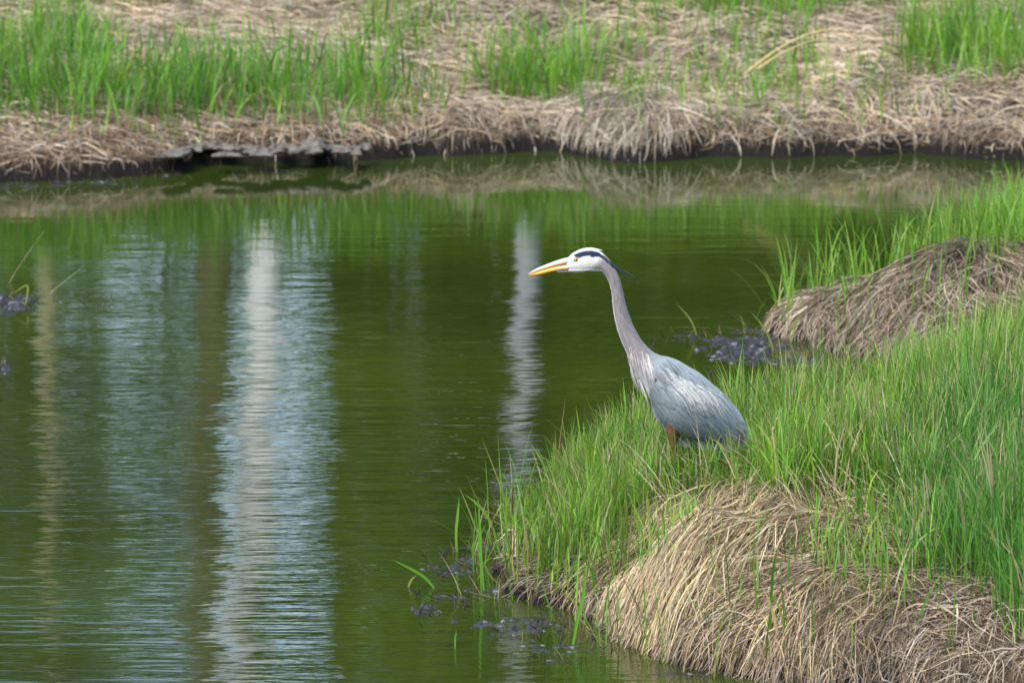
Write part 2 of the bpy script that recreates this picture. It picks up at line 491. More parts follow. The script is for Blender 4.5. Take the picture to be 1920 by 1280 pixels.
def straw_mesh(xy, L, w, dirx, diry, lift, col, K=7, arch=0.0, wander=0.35, zfloor=0.0):
    """dead leaves lying on the ground, following its shape downhill"""
    n = len(xy); step = L / (K - 1)
    x = xy[:, 0].copy(); y = xy[:, 1].copy()
    a = np.arctan2(diry, dirx); da = RNG.normal(0, wander, n) / K
    pts = []
    zprev = None
    zf = zfloor + RNG.uniform(-0.065, 0.02, n)
    for k in range(K):
        f = k / (K - 1)
        g = np.maximum(ground_z(x, y), -0.02)
        z = g + lift * (0.35 + 0.65 * np.sin(np.pi * min(1, 0.15 + 0.95 * f))) + arch * np.sin(np.pi * f) * L
        if zprev is not None:
            z = np.maximum(z, zprev - step * 1.6)
        pts.append(np.stack([x, y, z], -1)); zprev = z
        gx, gy = ground_grad(x, y)
        gl = np.sqrt(1 + (gx * np.cos(a) + gy * np.sin(a)) ** 2)
        nx = x + np.cos(a) * step / gl; ny = y + np.sin(a) * step / gl
        ok = ground_z(nx, ny) > zf
        x = np.where(ok, nx, x + np.cos(a) * step * 0.12); y = np.where(ok, ny, y + np.sin(a) * step * 0.12)
        a = a + da + RNG.normal(0, 0.10, n)
    C = np.stack(pts, 1)
    tw = RNG.uniform(0, np.pi, n)
    hd = np.stack([-np.sin(a), np.cos(a), np.zeros(n)], -1)
    side = hd * np.cos(tw)[:, None] + np.array([0, 0, 1.0]) * np.sin(tw)[:, None]
    s = np.linspace(0, 1, K)[None, :]
    W = 0.5 * w[:, None] * np.clip(1 - s ** 3, 0.1, 1)
    sd = side[:, None, :] * W[..., None]
    V = np.stack([C - sd, C + sd], 2).reshape(-1, 3)
    idx = np.arange(n)[:, None] * (2 * K) + np.arange(K - 1)[None, :] * 2
    F = np.stack([idx, idx + 1, idx + 3, idx + 2], -1).reshape(-1, 4)
    return V, F, np.repeat(col, 2 * K, 0)

def pick(cols, n, jitter=0.18):
    c = np.array(cols)[RNG.integers(0, len(cols), n)]
    return c * RNG.uniform(1 - jitter, 1 + jitter, (n, 1))

GREEN = [(0.145, 0.325, 0.022), (0.190, 0.375, 0.026), (0.115, 0.285, 0.026), (0.240, 0.400, 0.032), (0.160, 0.350, 0.050), (0.080, 0.205, 0.022)]
GREEN_DEEP = [(0.085, 0.255, 0.032), (0.105, 0.285, 0.034), (0.140, 0.320, 0.034), (0.060, 0.190, 0.028)]
GREEN_YEL = [(0.20, 0.31, 0.045), (0.25, 0.31, 0.06), (0.15, 0.28, 0.035)]
STRAW = [(0.48, 0.37, 0.24), (0.42, 0.31, 0.20), (0.54, 0.44, 0.29), (0.33, 0.245, 0.165), (0.45, 0.385, 0.30), (0.24, 0.17, 0.115), (0.11, 0.075, 0.05), (0.16, 0.11, 0.075)]
STRAW_GREY = [(0.42, 0.36, 0.29), (0.33, 0.275, 0.22), (0.52, 0.45, 0.36), (0.24, 0.185, 0.145), (0.38, 0.30, 0.22), (0.12, 0.085, 0.06)]
STRAW_RUST = [(0.24, 0.135, 0.075), (0.33, 0.21, 0.13), (0.20, 0.12, 0.08), (0.38, 0.28, 0.19)]
STRAW_GOLD = [(0.62, 0.50, 0.26), (0.55, 0.43, 0.22), (0.66, 0.56, 0.36)]

def scatter(x0, x1, y0, y1, per_m2, zmin=0.012):
    n = int((x1 - x0) * (y1 - y0) * per_m2)
    x = RNG.uniform(x0, x1, n); y = RNG.uniform(y0, y1, n)
    z = ground_z(x, y)
    k = z > zmin
    P = np.stack([x[k], y[k], z[k]], -1)
    u, v = project(P)
    return P, u, v

def ell(u, v, cu, cv, ru, rv, soft=0.35):
    d = np.hypot((u - cu) / ru, (v - cv) / rv)
    return 1 - smooth(1 - soft, 1 + soft, d)

def mx(*a):
    r = a[0]
    for b in a[1:]: r = np.maximum(r, b)
    return r

def keep(P, u, v, dens, patch=0.4, scale=0.3, seed=20):
    nz = vnoise(P[:, 0], P[:, 1] * 0.6, scale, seed) + 0.5 * vnoise(P[:, 0], P[:, 1] * 0.6, scale * 0.35, seed + 1)
    p = np.clip(dens * (1 + patch * 2.2 * nz), 0, 1)
    return RNG.random(len(P)) < p

def downhill(P, bx, by, wgt, jit):
    gx, gy = ground_grad(P[:, 0], P[:, 1], 0.1)
    gl = np.hypot(gx, gy) + 1e-6
    k = np.clip(gl * 2.5, 0, 1)
    dx = -gx / gl * k + bx * wgt; dy = -gy / gl * k + by * wgt
    a = np.arctan2(dy, dx) + RNG.normal(0, 1, len(P)) * jit + 1.5 * vnoise(P[:, 0], P[:, 1], 0.22, 41) + 0.9 * vnoise(P[:, 0], P[:, 1], 0.07, 44)
    return np.cos(a), np.sin(a)

# ---------------- near bank, green
def near_green_density(u, v):
    d = mx(ell(u, v, 1400, 900, 330, 70, 0.25), ell(u, v, 1180, 960, 150, 75, 0.3), ell(u, v, 1700, 830, 330, 120, 0.25),
           ell(u, v, 1850, 980, 190, 120, 0.3), ell(u, v, 1930, 720, 130, 130, 0.3), ell(u, v, 1960, 1120, 90, 90, 0.4))
    d = d * (1 - 0.97 * ell(u, v, 1450, 1010, 250, 80, 0.3))
    thin = mx(0.60 * ell(u, v, 1080, 1040, 150, 75, 0.3), 0.35 * ell(u, v, 1210, 1010, 110, 60, 0.4), 0.24 * ell(u, v, 1670, 1060, 150, 90, 0.4), 0.05 * ell(u, v, 1600, 1150, 400, 120))
    return np.maximum(d, thin)

P, u, v = scatter(-0.1, 3.2, 25.0, 31.2, 4600)
k = keep(P, u, v, near_green_density(u, v), 0.35, 0.25, 20)
P, u, v = P[k], u[k], v[k]
n = len(P)
big = ell(u, v, 1900, 1000, 220, 200, 0.4)
L = RNG.uniform(0.13, 0.30, n) * (1 + 0.30 * big) * (1 + 0.5 * vnoise(P[:, 0], P[:, 1], 0.4, 33)) * np.where(u < 1200, 1.0, 1.02)
L *= 1 - 0.42 * ell(u, v, 1320, 950, 120, 85, 0.4)
L *= 1 + 0.6 * vnoise(P[:, 0], P[:, 1], 0.13, 35)
L *= 1 - 0.3 * smooth(0.10, 0.03, P[:, 2])
w = np.clip(0.0052 * np.exp(RNG.normal(0, 0.38, n)), 0.0022, 0.012)
az = 12 * vnoise(P[:, 0], P[:, 1], 0.16, 91) + RNG.normal(0, 1.0, n)
lean = np.abs(RNG.normal(0.16, 0.20, n)); curl = np.where(RNG.random(n) < 0.14, RNG.uniform(1.4, 2.6, n), np.abs(RNG.normal(0.40, 0.5, n)))
c = pick(GREEN + GREEN_YEL[:2], n, 0.3) * (1 + 0.5 * vnoise(P[:, 0], P[:, 1], 0.2, 92))[:, None]
dd = (big > RNG.random(n))[:, None]
c = np.where(dd, pick(GREEN_DEEP, n), c)
c = np.where(RNG.random((n, 1)) < 0.07, pick(STRAW_GOLD + STRAW[:3], n, 0.3) * 0.8, c)
tip = np.where(RNG.random((n, 1)) < 0.30, np.array([[0.42, 0.36, 0.16]]), c * 1.08)
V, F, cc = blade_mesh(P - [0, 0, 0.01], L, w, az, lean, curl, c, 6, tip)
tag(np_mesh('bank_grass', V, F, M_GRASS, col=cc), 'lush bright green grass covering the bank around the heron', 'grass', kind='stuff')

xs = RNG.uniform(-0.25, 2.4, 9000); ys = RNG.uniform(25.4, 33.0, 9000); zs = ground_z(xs, ys)
k = (zs > -0.10) & (zs < 0.06) & (RNG.random(9000) < 0.5 * smooth(0.9, 0.1, np.abs(xs - 0.1)) + 0.12)
Q = np.stack([xs, ys, zs], -1)[k]; n = len(Q); c = pick(GREEN + GREEN_YEL + STRAW_GOLD[:1] + STRAW_RUST[:2], n)
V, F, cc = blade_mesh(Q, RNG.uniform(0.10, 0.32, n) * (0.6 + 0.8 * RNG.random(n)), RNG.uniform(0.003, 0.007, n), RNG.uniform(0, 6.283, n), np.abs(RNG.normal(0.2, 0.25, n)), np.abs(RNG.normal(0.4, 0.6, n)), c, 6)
tag(np_mesh('shore_shoots', V, F, M_GRASS, col=cc), 'thin scattered shoots standing in the shallow water along the heron bank', 'grass', kind='stuff')
k = (zs > -0.09) & (zs < 0.03) & (RNG.random(9000) < 0.45)
Q = np.stack([xs, ys, np.maximum(zs, 0.0)], -1)[k]; n = len(Q); c = pick(STRAW_RUST + [(0.05, 0.04, 0.03), (0.09, 0.065, 0.045)], n) * 0.7
V, F, cc = blade_mesh(Q - [0, 0, 0.006], RNG.uniform(0.06, 0.2, n), RNG.uniform(0.002, 0.005, n), RNG.normal(3.3, 0.9, n), RNG.uniform(1.1, 1.5, n), RNG.uniform(-0.3, 0.4, n), c, 5)
tag(np_mesh('shore_litter', V, F, M_STRAW, col=cc), 'dark sodden straw litter floating along the shore of the heron bank', 'dead grass', kind='stuff')

# ---------------- near bank, dead straw
def straw_object(name, P, u, v, L0, L1, w0, w1, bx, by, wgt, jit, cols, lift, K=7, parent=None, wander=0.5, zfloor=0.015):
    n = len(P)
    dx, dy = downhill(P, bx, by, wgt, jit)
    L = RNG.uniform(L0, L1, n); w = RNG.uniform(w0, w1, n)
    lf = RNG.random(n) ** 1.6 * lift + 0.002
    c = pick(cols, n, 0.28)
    # straw tone varies in patches, some locks darker, some paler
    c = c * (1 + 0.7 * vnoise(P[:, 0], P[:, 1], 0.09, 77) + 0.4 * vnoise(P[:, 0], P[:, 1], 0.3, 78))[:, None] * 0.9
    V, F, cc = straw_mesh(P[:, :2], L, w, dx, dy, lf, c, K, 0.0, wander, zfloor)
    return np_mesh(name, V, F, M_STRAW, parent, col=cc)

P0, u0, v0 = scatter(-0.1, 2.9, 24.9, 30.6, 8500, 0.03)
front = mx(ell(u0, v0, 1440, 1080, 270, 160, 0.15))
kf = (RNG.random(len(P0)) < front * 0.9)
DJ = np.where(RNG.random(len(P0)) < 0.38, 1.0, 0.30)
o = straw_object('straw_tussock', P0[kf], u0[kf], v0[kf], 0.12, 0.38, 0.0016, 0.0042, -0.36, -0.7, 0.7, DJ[kf], STRAW + STRAW_GOLD[:2], 0.055, 7)
kl = RNG.random(len(P0)) < 0.55 * mx(ell(u0, v0, 1400, 985, 95, 55, 0.3), 0.6 * ell(u0, v0, 1300, 1050, 70, 50, 0.3))
Pl = P0[kl]; nl = len(Pl)
la = np.arctan2(-0.85, -0.40) + RNG.normal(0, 0.16, nl) + 0.6 * vnoise(Pl[:, 0], Pl[:, 1], 0.1, 43)
V, F, cc = straw_mesh(Pl[:, :2], RNG.uniform(0.30, 0.62, nl), RNG.uniform(0.0022, 0.0048, nl), np.cos(la), np.sin(la), 0.02 + 0.07 * RNG.random(nl), pick(STRAW[:3] + STRAW_GOLD, nl, 0.3) * 0.9, 8, 0.0, 0.2, 0.0)
locks = np_mesh('hanging_locks', V, F, M_STRAW, o, col=cc, origin=np.zeros(3)); locks['kind'] = 'stuff'
tag(o, 'thick drape of tan dead grass hanging over the bank edge in front of the heron', 'dead grass')
rest = (~kf) & (RNG.random(len(P0)) < np.clip(0.62 - 0.50 * near_green_density(u0, v0), 0, 1))
o = straw_object('dead_grass', P0[rest], u0[rest], v0[rest], 0.08, 0.26, 0.0018, 0.0055, -0.3, -0.5, 0.35, 0.95, STRAW_GREY + STRAW, 0.04, 6, None, 1.3)
tag(o, 'matted grey brown dead grass lying under the green blades of the heron bank', 'dead grass', kind='stuff')

# golden dry stalks standing and arching out of the matted straw
P, u, v = scatter(0.3, 2.6, 25.6, 28.5, 330)
k = (RNG.random(len(P)) < mx(ell(u, v, 1560, 950, 330, 60, 0.3), 0.5 * ell(u, v, 1780, 860, 200, 90)))
P = P[k]; n = len(P)
V, F, cc = blade_mesh(P, RNG.uniform(0.14, 0.34, n), RNG.uniform(0.0025, 0.0045, n), RNG.uniform(2.2, 4.6, n), RNG.uniform(0.2, 1.0, n),
                      RNG.uniform(0.2, 1.6, n), pick(STRAW_GOLD, n), 8)
tag(np_mesh('dry_stalks', V, F, M_STRAW, col=cc), 'loose golden dry stalks arching out of the bank grass', 'dead grass', kind='stuff')

# ---------------- second hummock, behind the heron
P0, u0, v0 = scatter(0.6, 4.0, 31.0, 35.8, 6500, 0.02)
hum = mx(ell(u0, v0, 1790, 570, 190, 150, 0.15), ell(u0, v0, 1520, 600, 95, 45, 0.25), 0.35 * ell(u0, v0, 1580, 620, 100, 70), ell(u0, v0, 1980, 560, 200, 160))
kf = RNG.random(len(P0)) < hum * 0.95
o = straw_object('straw_hummock', P0[kf], u0[kf], v0[kf], 0.12, 0.34, 0.002, 0.005, -0.55, -0.6, 0.6, 0.45, STRAW_GREY + STRAW, 0.055, 6)
tag(o, 'rounded hummock of combed dead grass beside the muddy inlet behind the heron', 'dead grass')
P, u, v = scatter(0.6, 4.2, 31.0, 36.8, 1600, 0.0)
dn = mx(0.22 * ell(u, v, 1520, 585, 170, 70), 0.75 * ell(u, v, 1900, 465, 240, 45, 0.4), 0.10 * ell(u, v, 1760, 560, 200, 90), 0.2 * ell(u, v, 1700, 500, 90, 40),
        0.6 * ell(u, v, 2150, 520, 180, 120))
k = keep(P, u, v, dn, 0.4, 0.3, 25)
P = P[k]; n = len(P)
c = pick(GREEN + GREEN_YEL, n)
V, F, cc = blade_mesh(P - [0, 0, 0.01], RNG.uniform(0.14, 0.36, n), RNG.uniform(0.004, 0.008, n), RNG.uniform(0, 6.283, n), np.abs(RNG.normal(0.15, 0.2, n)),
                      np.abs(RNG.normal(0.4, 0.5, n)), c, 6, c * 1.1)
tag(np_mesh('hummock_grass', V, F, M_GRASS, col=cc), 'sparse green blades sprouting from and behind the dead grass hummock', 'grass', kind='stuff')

# ---------------- far bank
P0, u0, v0 = scatter(-5.6, 5.8, 36.2, 41.6, 1500, 0.05)
def far_green(u, v):
    return mx(0.95 * ell(u, v, 330, 190, 430, 50, 0.35), 0.5 * ell(u, v, 640, 200, 200, 60), 0.8 * ell(u, v, 60, 130, 160, 70), 0.95 * ell(u, v, 1000, 165, 120, 38, 0.25),
              0.8 * ell(u, v, 1820, 125, 140, 45, 0.3), 0.32 * ell(u, v, 1400, 120, 130, 90), 0.75 * ell(u, v, 1380, 10, 300, 38), 0.5 * ell(u, v, 250, -10, 400, 35),
              0.45 * ell(u, v, 780, 60, 120, 60), 0.14 * ell(u, v, 1350, 210, 350, 60), 0.10 * ell(u, v, 250, 240, 500, 40), 0.85 * ell(u, v, 2100, 100, 200, 80), 0.35 * ell(u, v, 1180, 100, 120, 40), 0.25 * ell(u, v, 1620, 200, 90, 60),
              0.7 * ell(u, v, -250, 160, 300, 90))
gd = far_green(u0, v0)
# straw everywhere on the far bank
P1, u1, v1 = scatter(-5.2, 5.4, 36.2, 40.4, 3300, 0.055)
ledge = ell(u1, v1, 530, 285, 190, 22, 0.2)
k = RNG.random(len(P1)) > ledge * 0.6
P1, u1, v1 = P1[k], u1[k], v1[k]
pale = mx(ell(u1, v1, 1150, 240, 110, 60, 0.25))
g1 = far_green(u1, v1)
kp = RNG.random(len(P1)) < pale * 0.95
o = straw_object('straw_tussock', P1[kp], u1[kp], v1[kp], 0.14, 0.36, 0.0025, 0.006, -0.2, -0.7, 0.55, 0.5, [(0.52, 0.45, 0.36), (0.45, 0.38, 0.29), (0.36, 0.29, 0.22)], 0.06, 6, None, 0.7, 0.06)
tag(o, 'pale drape of dead grass spilling over the dark edge of the far bank', 'dead grass')
kr = (~kp) & (RNG.random(len(P1)) < np.clip(0.85 - 0.5 * g1, 0, 1))
Pr, ur, vr = P1[kr], u1[kr], v1[kr]
low = np.clip((vr - 225) / 60 + 0.6 * vnoise(Pr[:, 0], Pr[:, 1], 0.5, 51), 0, 1)
rust = RNG.random(len(Pr)) < low * 0.75
for sel, cols, nm, lb in ((rust, STRAW_RUST + STRAW_GREY[3:], 'rusty_dead_grass', 'rusty brown flattened sedge along the water edge of the far bank'),
                          (~rust, [tuple(min(0.75, q * 1.3) for q in cc_) for cc_ in STRAW_GREY[:3] + STRAW[:3] + STRAW_GREY[4:]], 'dead_grass', 'pale matted dead grass covering the slope of the far bank')):
    o = straw_object(nm, Pr[sel], ur[sel], vr[sel], 0.10, 0.34, 0.0025, 0.0062, -0.35, -0.5, 0.35, 1.0, cols, 0.06, 5, None, 1.4, 0.065)
    tag(o, lb, 'dead grass', kind='stuff')
# short rusty stubble standing along the left part
P, u, v = scatter(-5.6, 1, 36.4, 38.2, 700, 0.05)
k = RNG.random(len(P)) < 0.8 * ell(u, v, 450, 245, 450, 30, 0.4)
P = P[k]; n = len(P); c = pick(STRAW_RUST, n)
V, F, cc = blade_mesh(P, RNG.uniform(0.05, 0.16, n), RNG.uniform(0.003, 0.006, n), RNG.uniform(0, 6.283, n), np.abs(RNG.normal(0.2, 0.25, n)), RNG.uniform(0, 0.6, n), c, 4)
tag(np_mesh('sedge_stubble', V, F, M_STRAW, col=cc), 'short rusty stubble standing in front of the long green far bank grass', 'dead grass', kind='stuff')

kg = keep(P0, u0, v0, gd, 0.45, 0.5, 28)
P, u, v = P0[kg], u0[kg], v0[kg]
defs = [('grass_tuft', ell(u, v, 1000, 165, 140, 50, 0.1) > 0.4, 'dense bright green grass tuft above the pale straw on the far bank', 'grass tuft', None),
        ('grass_tuft', ell(u, v, 1840, 125, 180, 60, 0.1) > 0.4, 'broad tall green grass tuft at the matted straw end of the far bank', 'grass tuft', None),
        ('grass_swath', ell(u, v, 330, 185, 470, 70, 0.1) > 0.4, 'long deep green grass swath above the bare mud ledge of the far bank', 'grass', 'stuff')]
used = np.zeros(len(P), bool)
defs.append(('far_grass', np.ones(len(P), bool), 'thin green grass scattered through the dead grass of the far bank', 'grass', 'stuff'))
for nm, sel, lb, ct, kd in defs:
    sel = sel & ~used; used |= sel
    Q = P[sel]; n = len(Q); vq = v[sel]; uq = u[sel]
    tall = 0.8 if nm == 'far_grass' else 1.05
    L = RNG.uniform(0.16, 0.38, n) * tall * (1 + 0.4 * vnoise(Q[:, 0], Q[:, 1], 0.5, 34))
    c = pick(GREEN_DEEP + GREEN, n) if nm == 'grass_swath' else pick(GREEN + GREEN_YEL[:1], n)
    V, F, cc = blade_mesh(Q - [0, 0, 0.01], L, RNG.uniform(0.004, 0.010, n), 12 * vnoise(Q[:, 0], Q[:, 1], 0.25, 93) + RNG.normal(0, 1.0, n), np.abs(RNG.normal(0.18, 0.22, n)),
                          np.abs(RNG.normal(0.55, 0.65, n)), c * (1 + 0.5 * vnoise(Q[:, 0], Q[:, 1], 0.3, 94))[:, None], 5, c * 1.1)
    tag(np_mesh(nm, V, F, M_GRASS, col=cc), lb, ct, kind=kd)

# one long golden stalk bent over on the far bank
b0 = on_z(1395, 145, 0.33)
pp = np.array([(1395, 140), (1440, 105), (1490, 75), (1540, 58), (1580, 56), (1608, 75)], float)
path = catmull(on_y(pp[:, 0], pp[:, 1], b0[1]), 5)
V, F = tube(path, np.linspace(0.0055, 0.002, len(path)), 6)
V2, F2 = tube(catmull(on_y(np.array([1420, 1470, 1530, 1570.]), np.array([130, 98, 75, 78.]), b0[1] - 0.02), 5), np.linspace(0.0045, 0.0015, 16), 6)
st = np_mesh('bent_stalk', np.vstack([V, V2]), np.vstack([F, F2 + len(V)]), M_STRAW, col=np.array([0.60, 0.47, 0.20]))
tag(st, 'long golden dry stalk bent over in an arch on the far bank', 'stalk')

# ------------------------------------------------------------------ trees beyond the far bank (seen mirrored in the pond)
def make_tree(name, label, x, y, h, r, crown_lo, crown_hi, rx, ry, n_leaf, leaf, cols, bark, lean=(0, 0), clumps=26, group=None, top_in=0.75):
    z0 = float(ground_z(np.array([x]), np.array([y]))[0])
    root = empty(name, (x, y, z0))
    tag(root, label, 'tree', group)
    zz = np.linspace(-0.2, h, 12)
    f = np.clip(zz / h, 0, 1)
    path = np.stack([x + lean[0] * zz + 0.05 * np.sin(zz * 0.9 + x), y + lean[1] * zz + 0.05 * np.cos(zz * 0.7 + x), z0 + zz], -1)
    V, F = tube(path, r * (1.15 - 0.95 * f ** 1.2), 12)
    Vs, Fs = [V], [F]
    nb = len(V)
    rs = np.random.default_rng(int(abs(x * 131 + y * 17)) + 3)
    for i in range(9):                                   # limbs
        zt = crown_lo + (crown_hi - crown_lo) * (0.05 + 0.8 * i / 9)
        p0 = np.array([np.interp(zt, zz, path[:, 0]), np.interp(zt, zz, path[:, 1]), z0 + zt])
        a = rs.uniform(0, 6.283); ln = rx * rs.uniform(0.5, 0.85)
        pts = np.array([p0, p0 + [math.cos(a) * ln * 0.5, math.sin(a) * ln * 0.5, ln * 0.35], p0 + [math.cos(a) * ln, math.sin(a) * ln, ln * 0.55]])
        V, F = tube(catmull(pts, 4), np.linspace(r * 0.3, r * 0.06, 9), 6)
        Vs.append(V); Fs.append(F + nb); nb += len(V)
    np_mesh('trunk', np.vstack(Vs), np.vstack(Fs), bark, root)
    # crown: clumps of leaf-sized faces
    cz = rs.uniform(0, 1, clumps)
    ca = rs.uniform(0, 6.283, clumps); cr = np.sqrt(rs.uniform(0, 1, clumps)) * 0.72
    prof = np.sqrt(np.clip(1 - np.abs(2 * cz - 0.85) ** 2.6 * top_in, 0.1, 1))
    C = np.stack([x + lean[0] * (crown_lo + cz * (crown_hi - crown_lo)) + np.cos(ca) * cr * rx * prof, y + np.sin(ca) * cr * ry * prof,
                  z0 + crown_lo + cz * (crown_hi - crown_lo)], -1)
    cs = rs.uniform(0.28, 0.5, clumps) * rx
    which = rs.integers(0, clumps, n_leaf)
    d = rs.normal(0, 1, (n_leaf, 3)); d /= np.linalg.norm(d, axis=1, keepdims=True)
    Lp = C[which] + d * (cs[which] * rs.uniform(0.35, 1.0, n_leaf) ** 0.6)[:, None] * np.array([1, 1, 0.8])
    Lp[:, 2] = np.maximum(Lp[:, 2], z0 + 0.05)
    t = rs.normal(0, 1, (n_leaf, 3)); t[:, 2] -= 0.5; t /= np.linalg.norm(t, axis=1, keepdims=True)
    s = np.cross(t, rs.normal(0, 1, (n_leaf, 3))); s /= np.linalg.norm(s, axis=1, keepdims=True)
    sz = leaf * rs.uniform(0.6, 1.3, (n_leaf, 1))
    V = np.stack([Lp - t * sz * 0.5, Lp + s * sz * 0.32, Lp + t * sz * 0.6, Lp - s * sz * 0.32], 1).reshape(-1, 3)
    F = np.arange(n_leaf * 4).reshape(-1, 4)
    cc = np.array(cols)[rs.integers(0, len(cols), n_leaf)] * rs.uniform(0.75, 1.25, (n_leaf, 1)) * rs.uniform(0.45, 1.5, (clumps, 1))[which]
    np_mesh('crown', V, F, M_LEAF, root, col=np.repeat(cc, 4, 0), smooth_shade=False)
    return root

LG = [(0.155, 0.250, 0.020), (0.200, 0.300, 0.024), (0.110, 0.185, 0.020)]
LD = [(0.085, 0.130, 0.025), (0.110, 0.155, 0.028), (0.065, 0.105, 0.020)]
LO = [(0.090, 0.100, 0.025), (0.075, 0.090, 0.022)]
make_tree('birch_tree', 'white barked tree whose trunk mirrors as the bright streak in the pond', -1.68, 60, 13, 0.128, 9.6, 13, 1.8, 1.8, 5000, 0.16, LG, M_BIRCH, (-0.066, 0))
make_tree('brown_tree', 'brown barked tree mirrored beside the bright white streak in the pond', -2.12, 61, 13, 0.125, 9.4, 13, 1.6, 1.6, 4000, 0.16, LO, M_BROWN, (-0.045, 0))
make_tree('slim_tree', 'slim tan barked tree mirrored as a faint streak left of the sky gaps', -3.30, 59, 7.2, 0.075, 4.9, 7.4, 0.9, 0.9, 2200, 0.14, LD, M_TAN, (-0.01, 0))
make_tree('birch_tree', 'white barked tree mirrored as a faint pale streak under the heron bill', 0.10, 58, 12, 0.085, 4.0, 12.0, 1.5, 1.2, 5000, 0.2, LG, M_GREYB, (-0.012, 0))
make_tree('sapling', 'thin leaved sapling standing in the mirrored sky gap', -2.66, 63, 6.0, 0.035, 2.6, 6.2, 0.55, 0.55, 420, 0.17, LG, M_TAN, (0, 0), 14)
leafy = 'leafy green trees beyond the far bank'
dl = 'low dark green tree left of the mirrored sky gaps'
dr = 'tall fresh green tree closing the wood behind the heron'
for (x, y, h, rx, hi, cols, lb) in ((-3.68, 62, 5.5, 1.75, 5.3, LD, dl), (-5.9, 61, 4.9, 1.6, 4.9, LD, dl), (-8.2, 63, 5.8, 2.1, 5.8, LD, dl), (-12.2, 62, 8.0, 2.4, 8.0, LD, dl), (-17, 64, 8.5, 2.8, 8.5, LO, dl),
                                    (-6.6, 70, 5.6, 2.7, 5.6, LO, dl), (-13.0, 71, 8.2, 3.3, 8.2, LD, dl),
                                    (-1.30, 63, 11, 1.35, 11, LG, dr), (0.3, 65, 11, 1.9, 11, LG, dr), (1.9, 62, 11.5, 1.9, 11.5, LG, dr), (4.4, 62, 12, 2.2, 12, LG, dr), (8.2, 63, 12, 2.5, 12, LG, dr), (13.2, 62, 11, 2.9, 11, LD, dr), (18.5, 64, 11, 3.0, 11, LG, dr),
                                    (2.2, 71, 12.5, 3.0, 12.5, LG, dr), (7.6, 72, 12, 3.3, 12, LD, dr), (14.5, 72, 12, 3.5, 12, LG, dr)):
    make_tree('leafy_tree', lb, x, y, h, 0.13, 0.5, hi, rx, rx, int(3000 * rx * hi / 7), 0.30, cols, M_BROWN, (0, 0), int(20 + 9 * hi * rx / 4), leafy, 0.62)

# ------------------------------------------------------------------ the heron
YH = 27.2
hx = lambda u, v, dy=0.0: on_y(u, v, YH) + np.array([0, dy, 0])
PXM = (YH * CT + (CAM_H - 0.8) * ST) / FPX               # metres per photo pixel at the heron
g0 = on_y(np.array(1290.), np.array(965.), YH)
heron = empty('heron', (float(g0[0]), YH, float(ground_z(np.array([g0[0]]), np.array([YH]))[0])))
tag(heron, 'grey heron with white face and yellow bill stalking in the bank grass', 'heron')

pairs = [  # back point, front point, half width / half depth
    ((1062, 487), (1062, 499), .75), ((1067, 481), (1065, 507), .72), ((1073, 475.5), (1071, 510), .66), ((1082, 470), (1080, 511), .62), ((1093, 466), (1091, 510), .60),
    ((1106, 464.5), (1103, 508), .60), ((1118, 467.5), (1112, 506), .62), ((1130, 474.5), (1120, 505), .66), ((1141, 485), (1128, 509), .72),
    ((1150, 498), (1135, 516.5), .80), ((1157, 511), (1140.5, 527), .86), ((1163.5, 527), (1145, 541), .9), ((1168.5, 547), (1147.5, 555), .92), ((1172.5, 566), (1148.5, 571), .92),
    ((1179, 588), (1152, 596), .9), ((1188, 611), (1158, 620), .88), ((1199, 631), (1166, 642), .86), ((1211, 647), (1175, 662), .84),
    ((1224, 659), (1185, 685), .84), ((1238, 666), (1197, 706), .86), ((1255, 669.5), (1210, 728), .88), ((1274, 677), (1220, 750), .88),
    ((1293, 688), (1231, 774), .86), ((1313, 700), (1246, 796), .84), ((1333, 717), (1266, 811), .80), ((1352, 736), (1291, 820), .74),
    ((1370, 757), (1317, 825), .64), ((1384, 776), (1344, 829), .5), ((1393, 790), (1366, 831), .36), ((1399, 804), (1384, 831), .24), ((1402, 817), (1394, 829), .15)]
arr = np.array([[a[0], a[1], b[0], b[1], r] for a, b, r in pairs], float)
arr = catmull(arr, 7)
NR, NC = len(arr), 56
ph = np.linspace(0, 2 * np.pi, NC, endpoint=False)
T = arr[:, 0:2]; B = arr[:, 2:4]
c0 = (T + B) / 2; ax_ = (T - B) / 2
half = np.hypot(ax_[:, 0], ax_[:, 1]) * arr[:, 4] * PXM
UV = c0[:, None, :] + ax_[:, None, :] * np.cos(ph)[None, :, None]
# small feather unevenness of the outline
ru = np.random.default_rng(3)
UV += ru.normal(0, 0.16, UV.shape)
lat = half[:, None] * np.sin(ph)[None, :]
BV = on_y(UV[..., 0], UV[..., 1], YH)
BV[..., 1] += lat
BV = BV.reshape(-1, 3)
BF = grid_faces(NR, NC, True)
capA = len(BV); BV = np.vstack([BV, BV[:NC].mean(0), BV[(NR - 1) * NC:NR * NC].mean(0)])
U = UV[..., 0]; W = UV[..., 1]
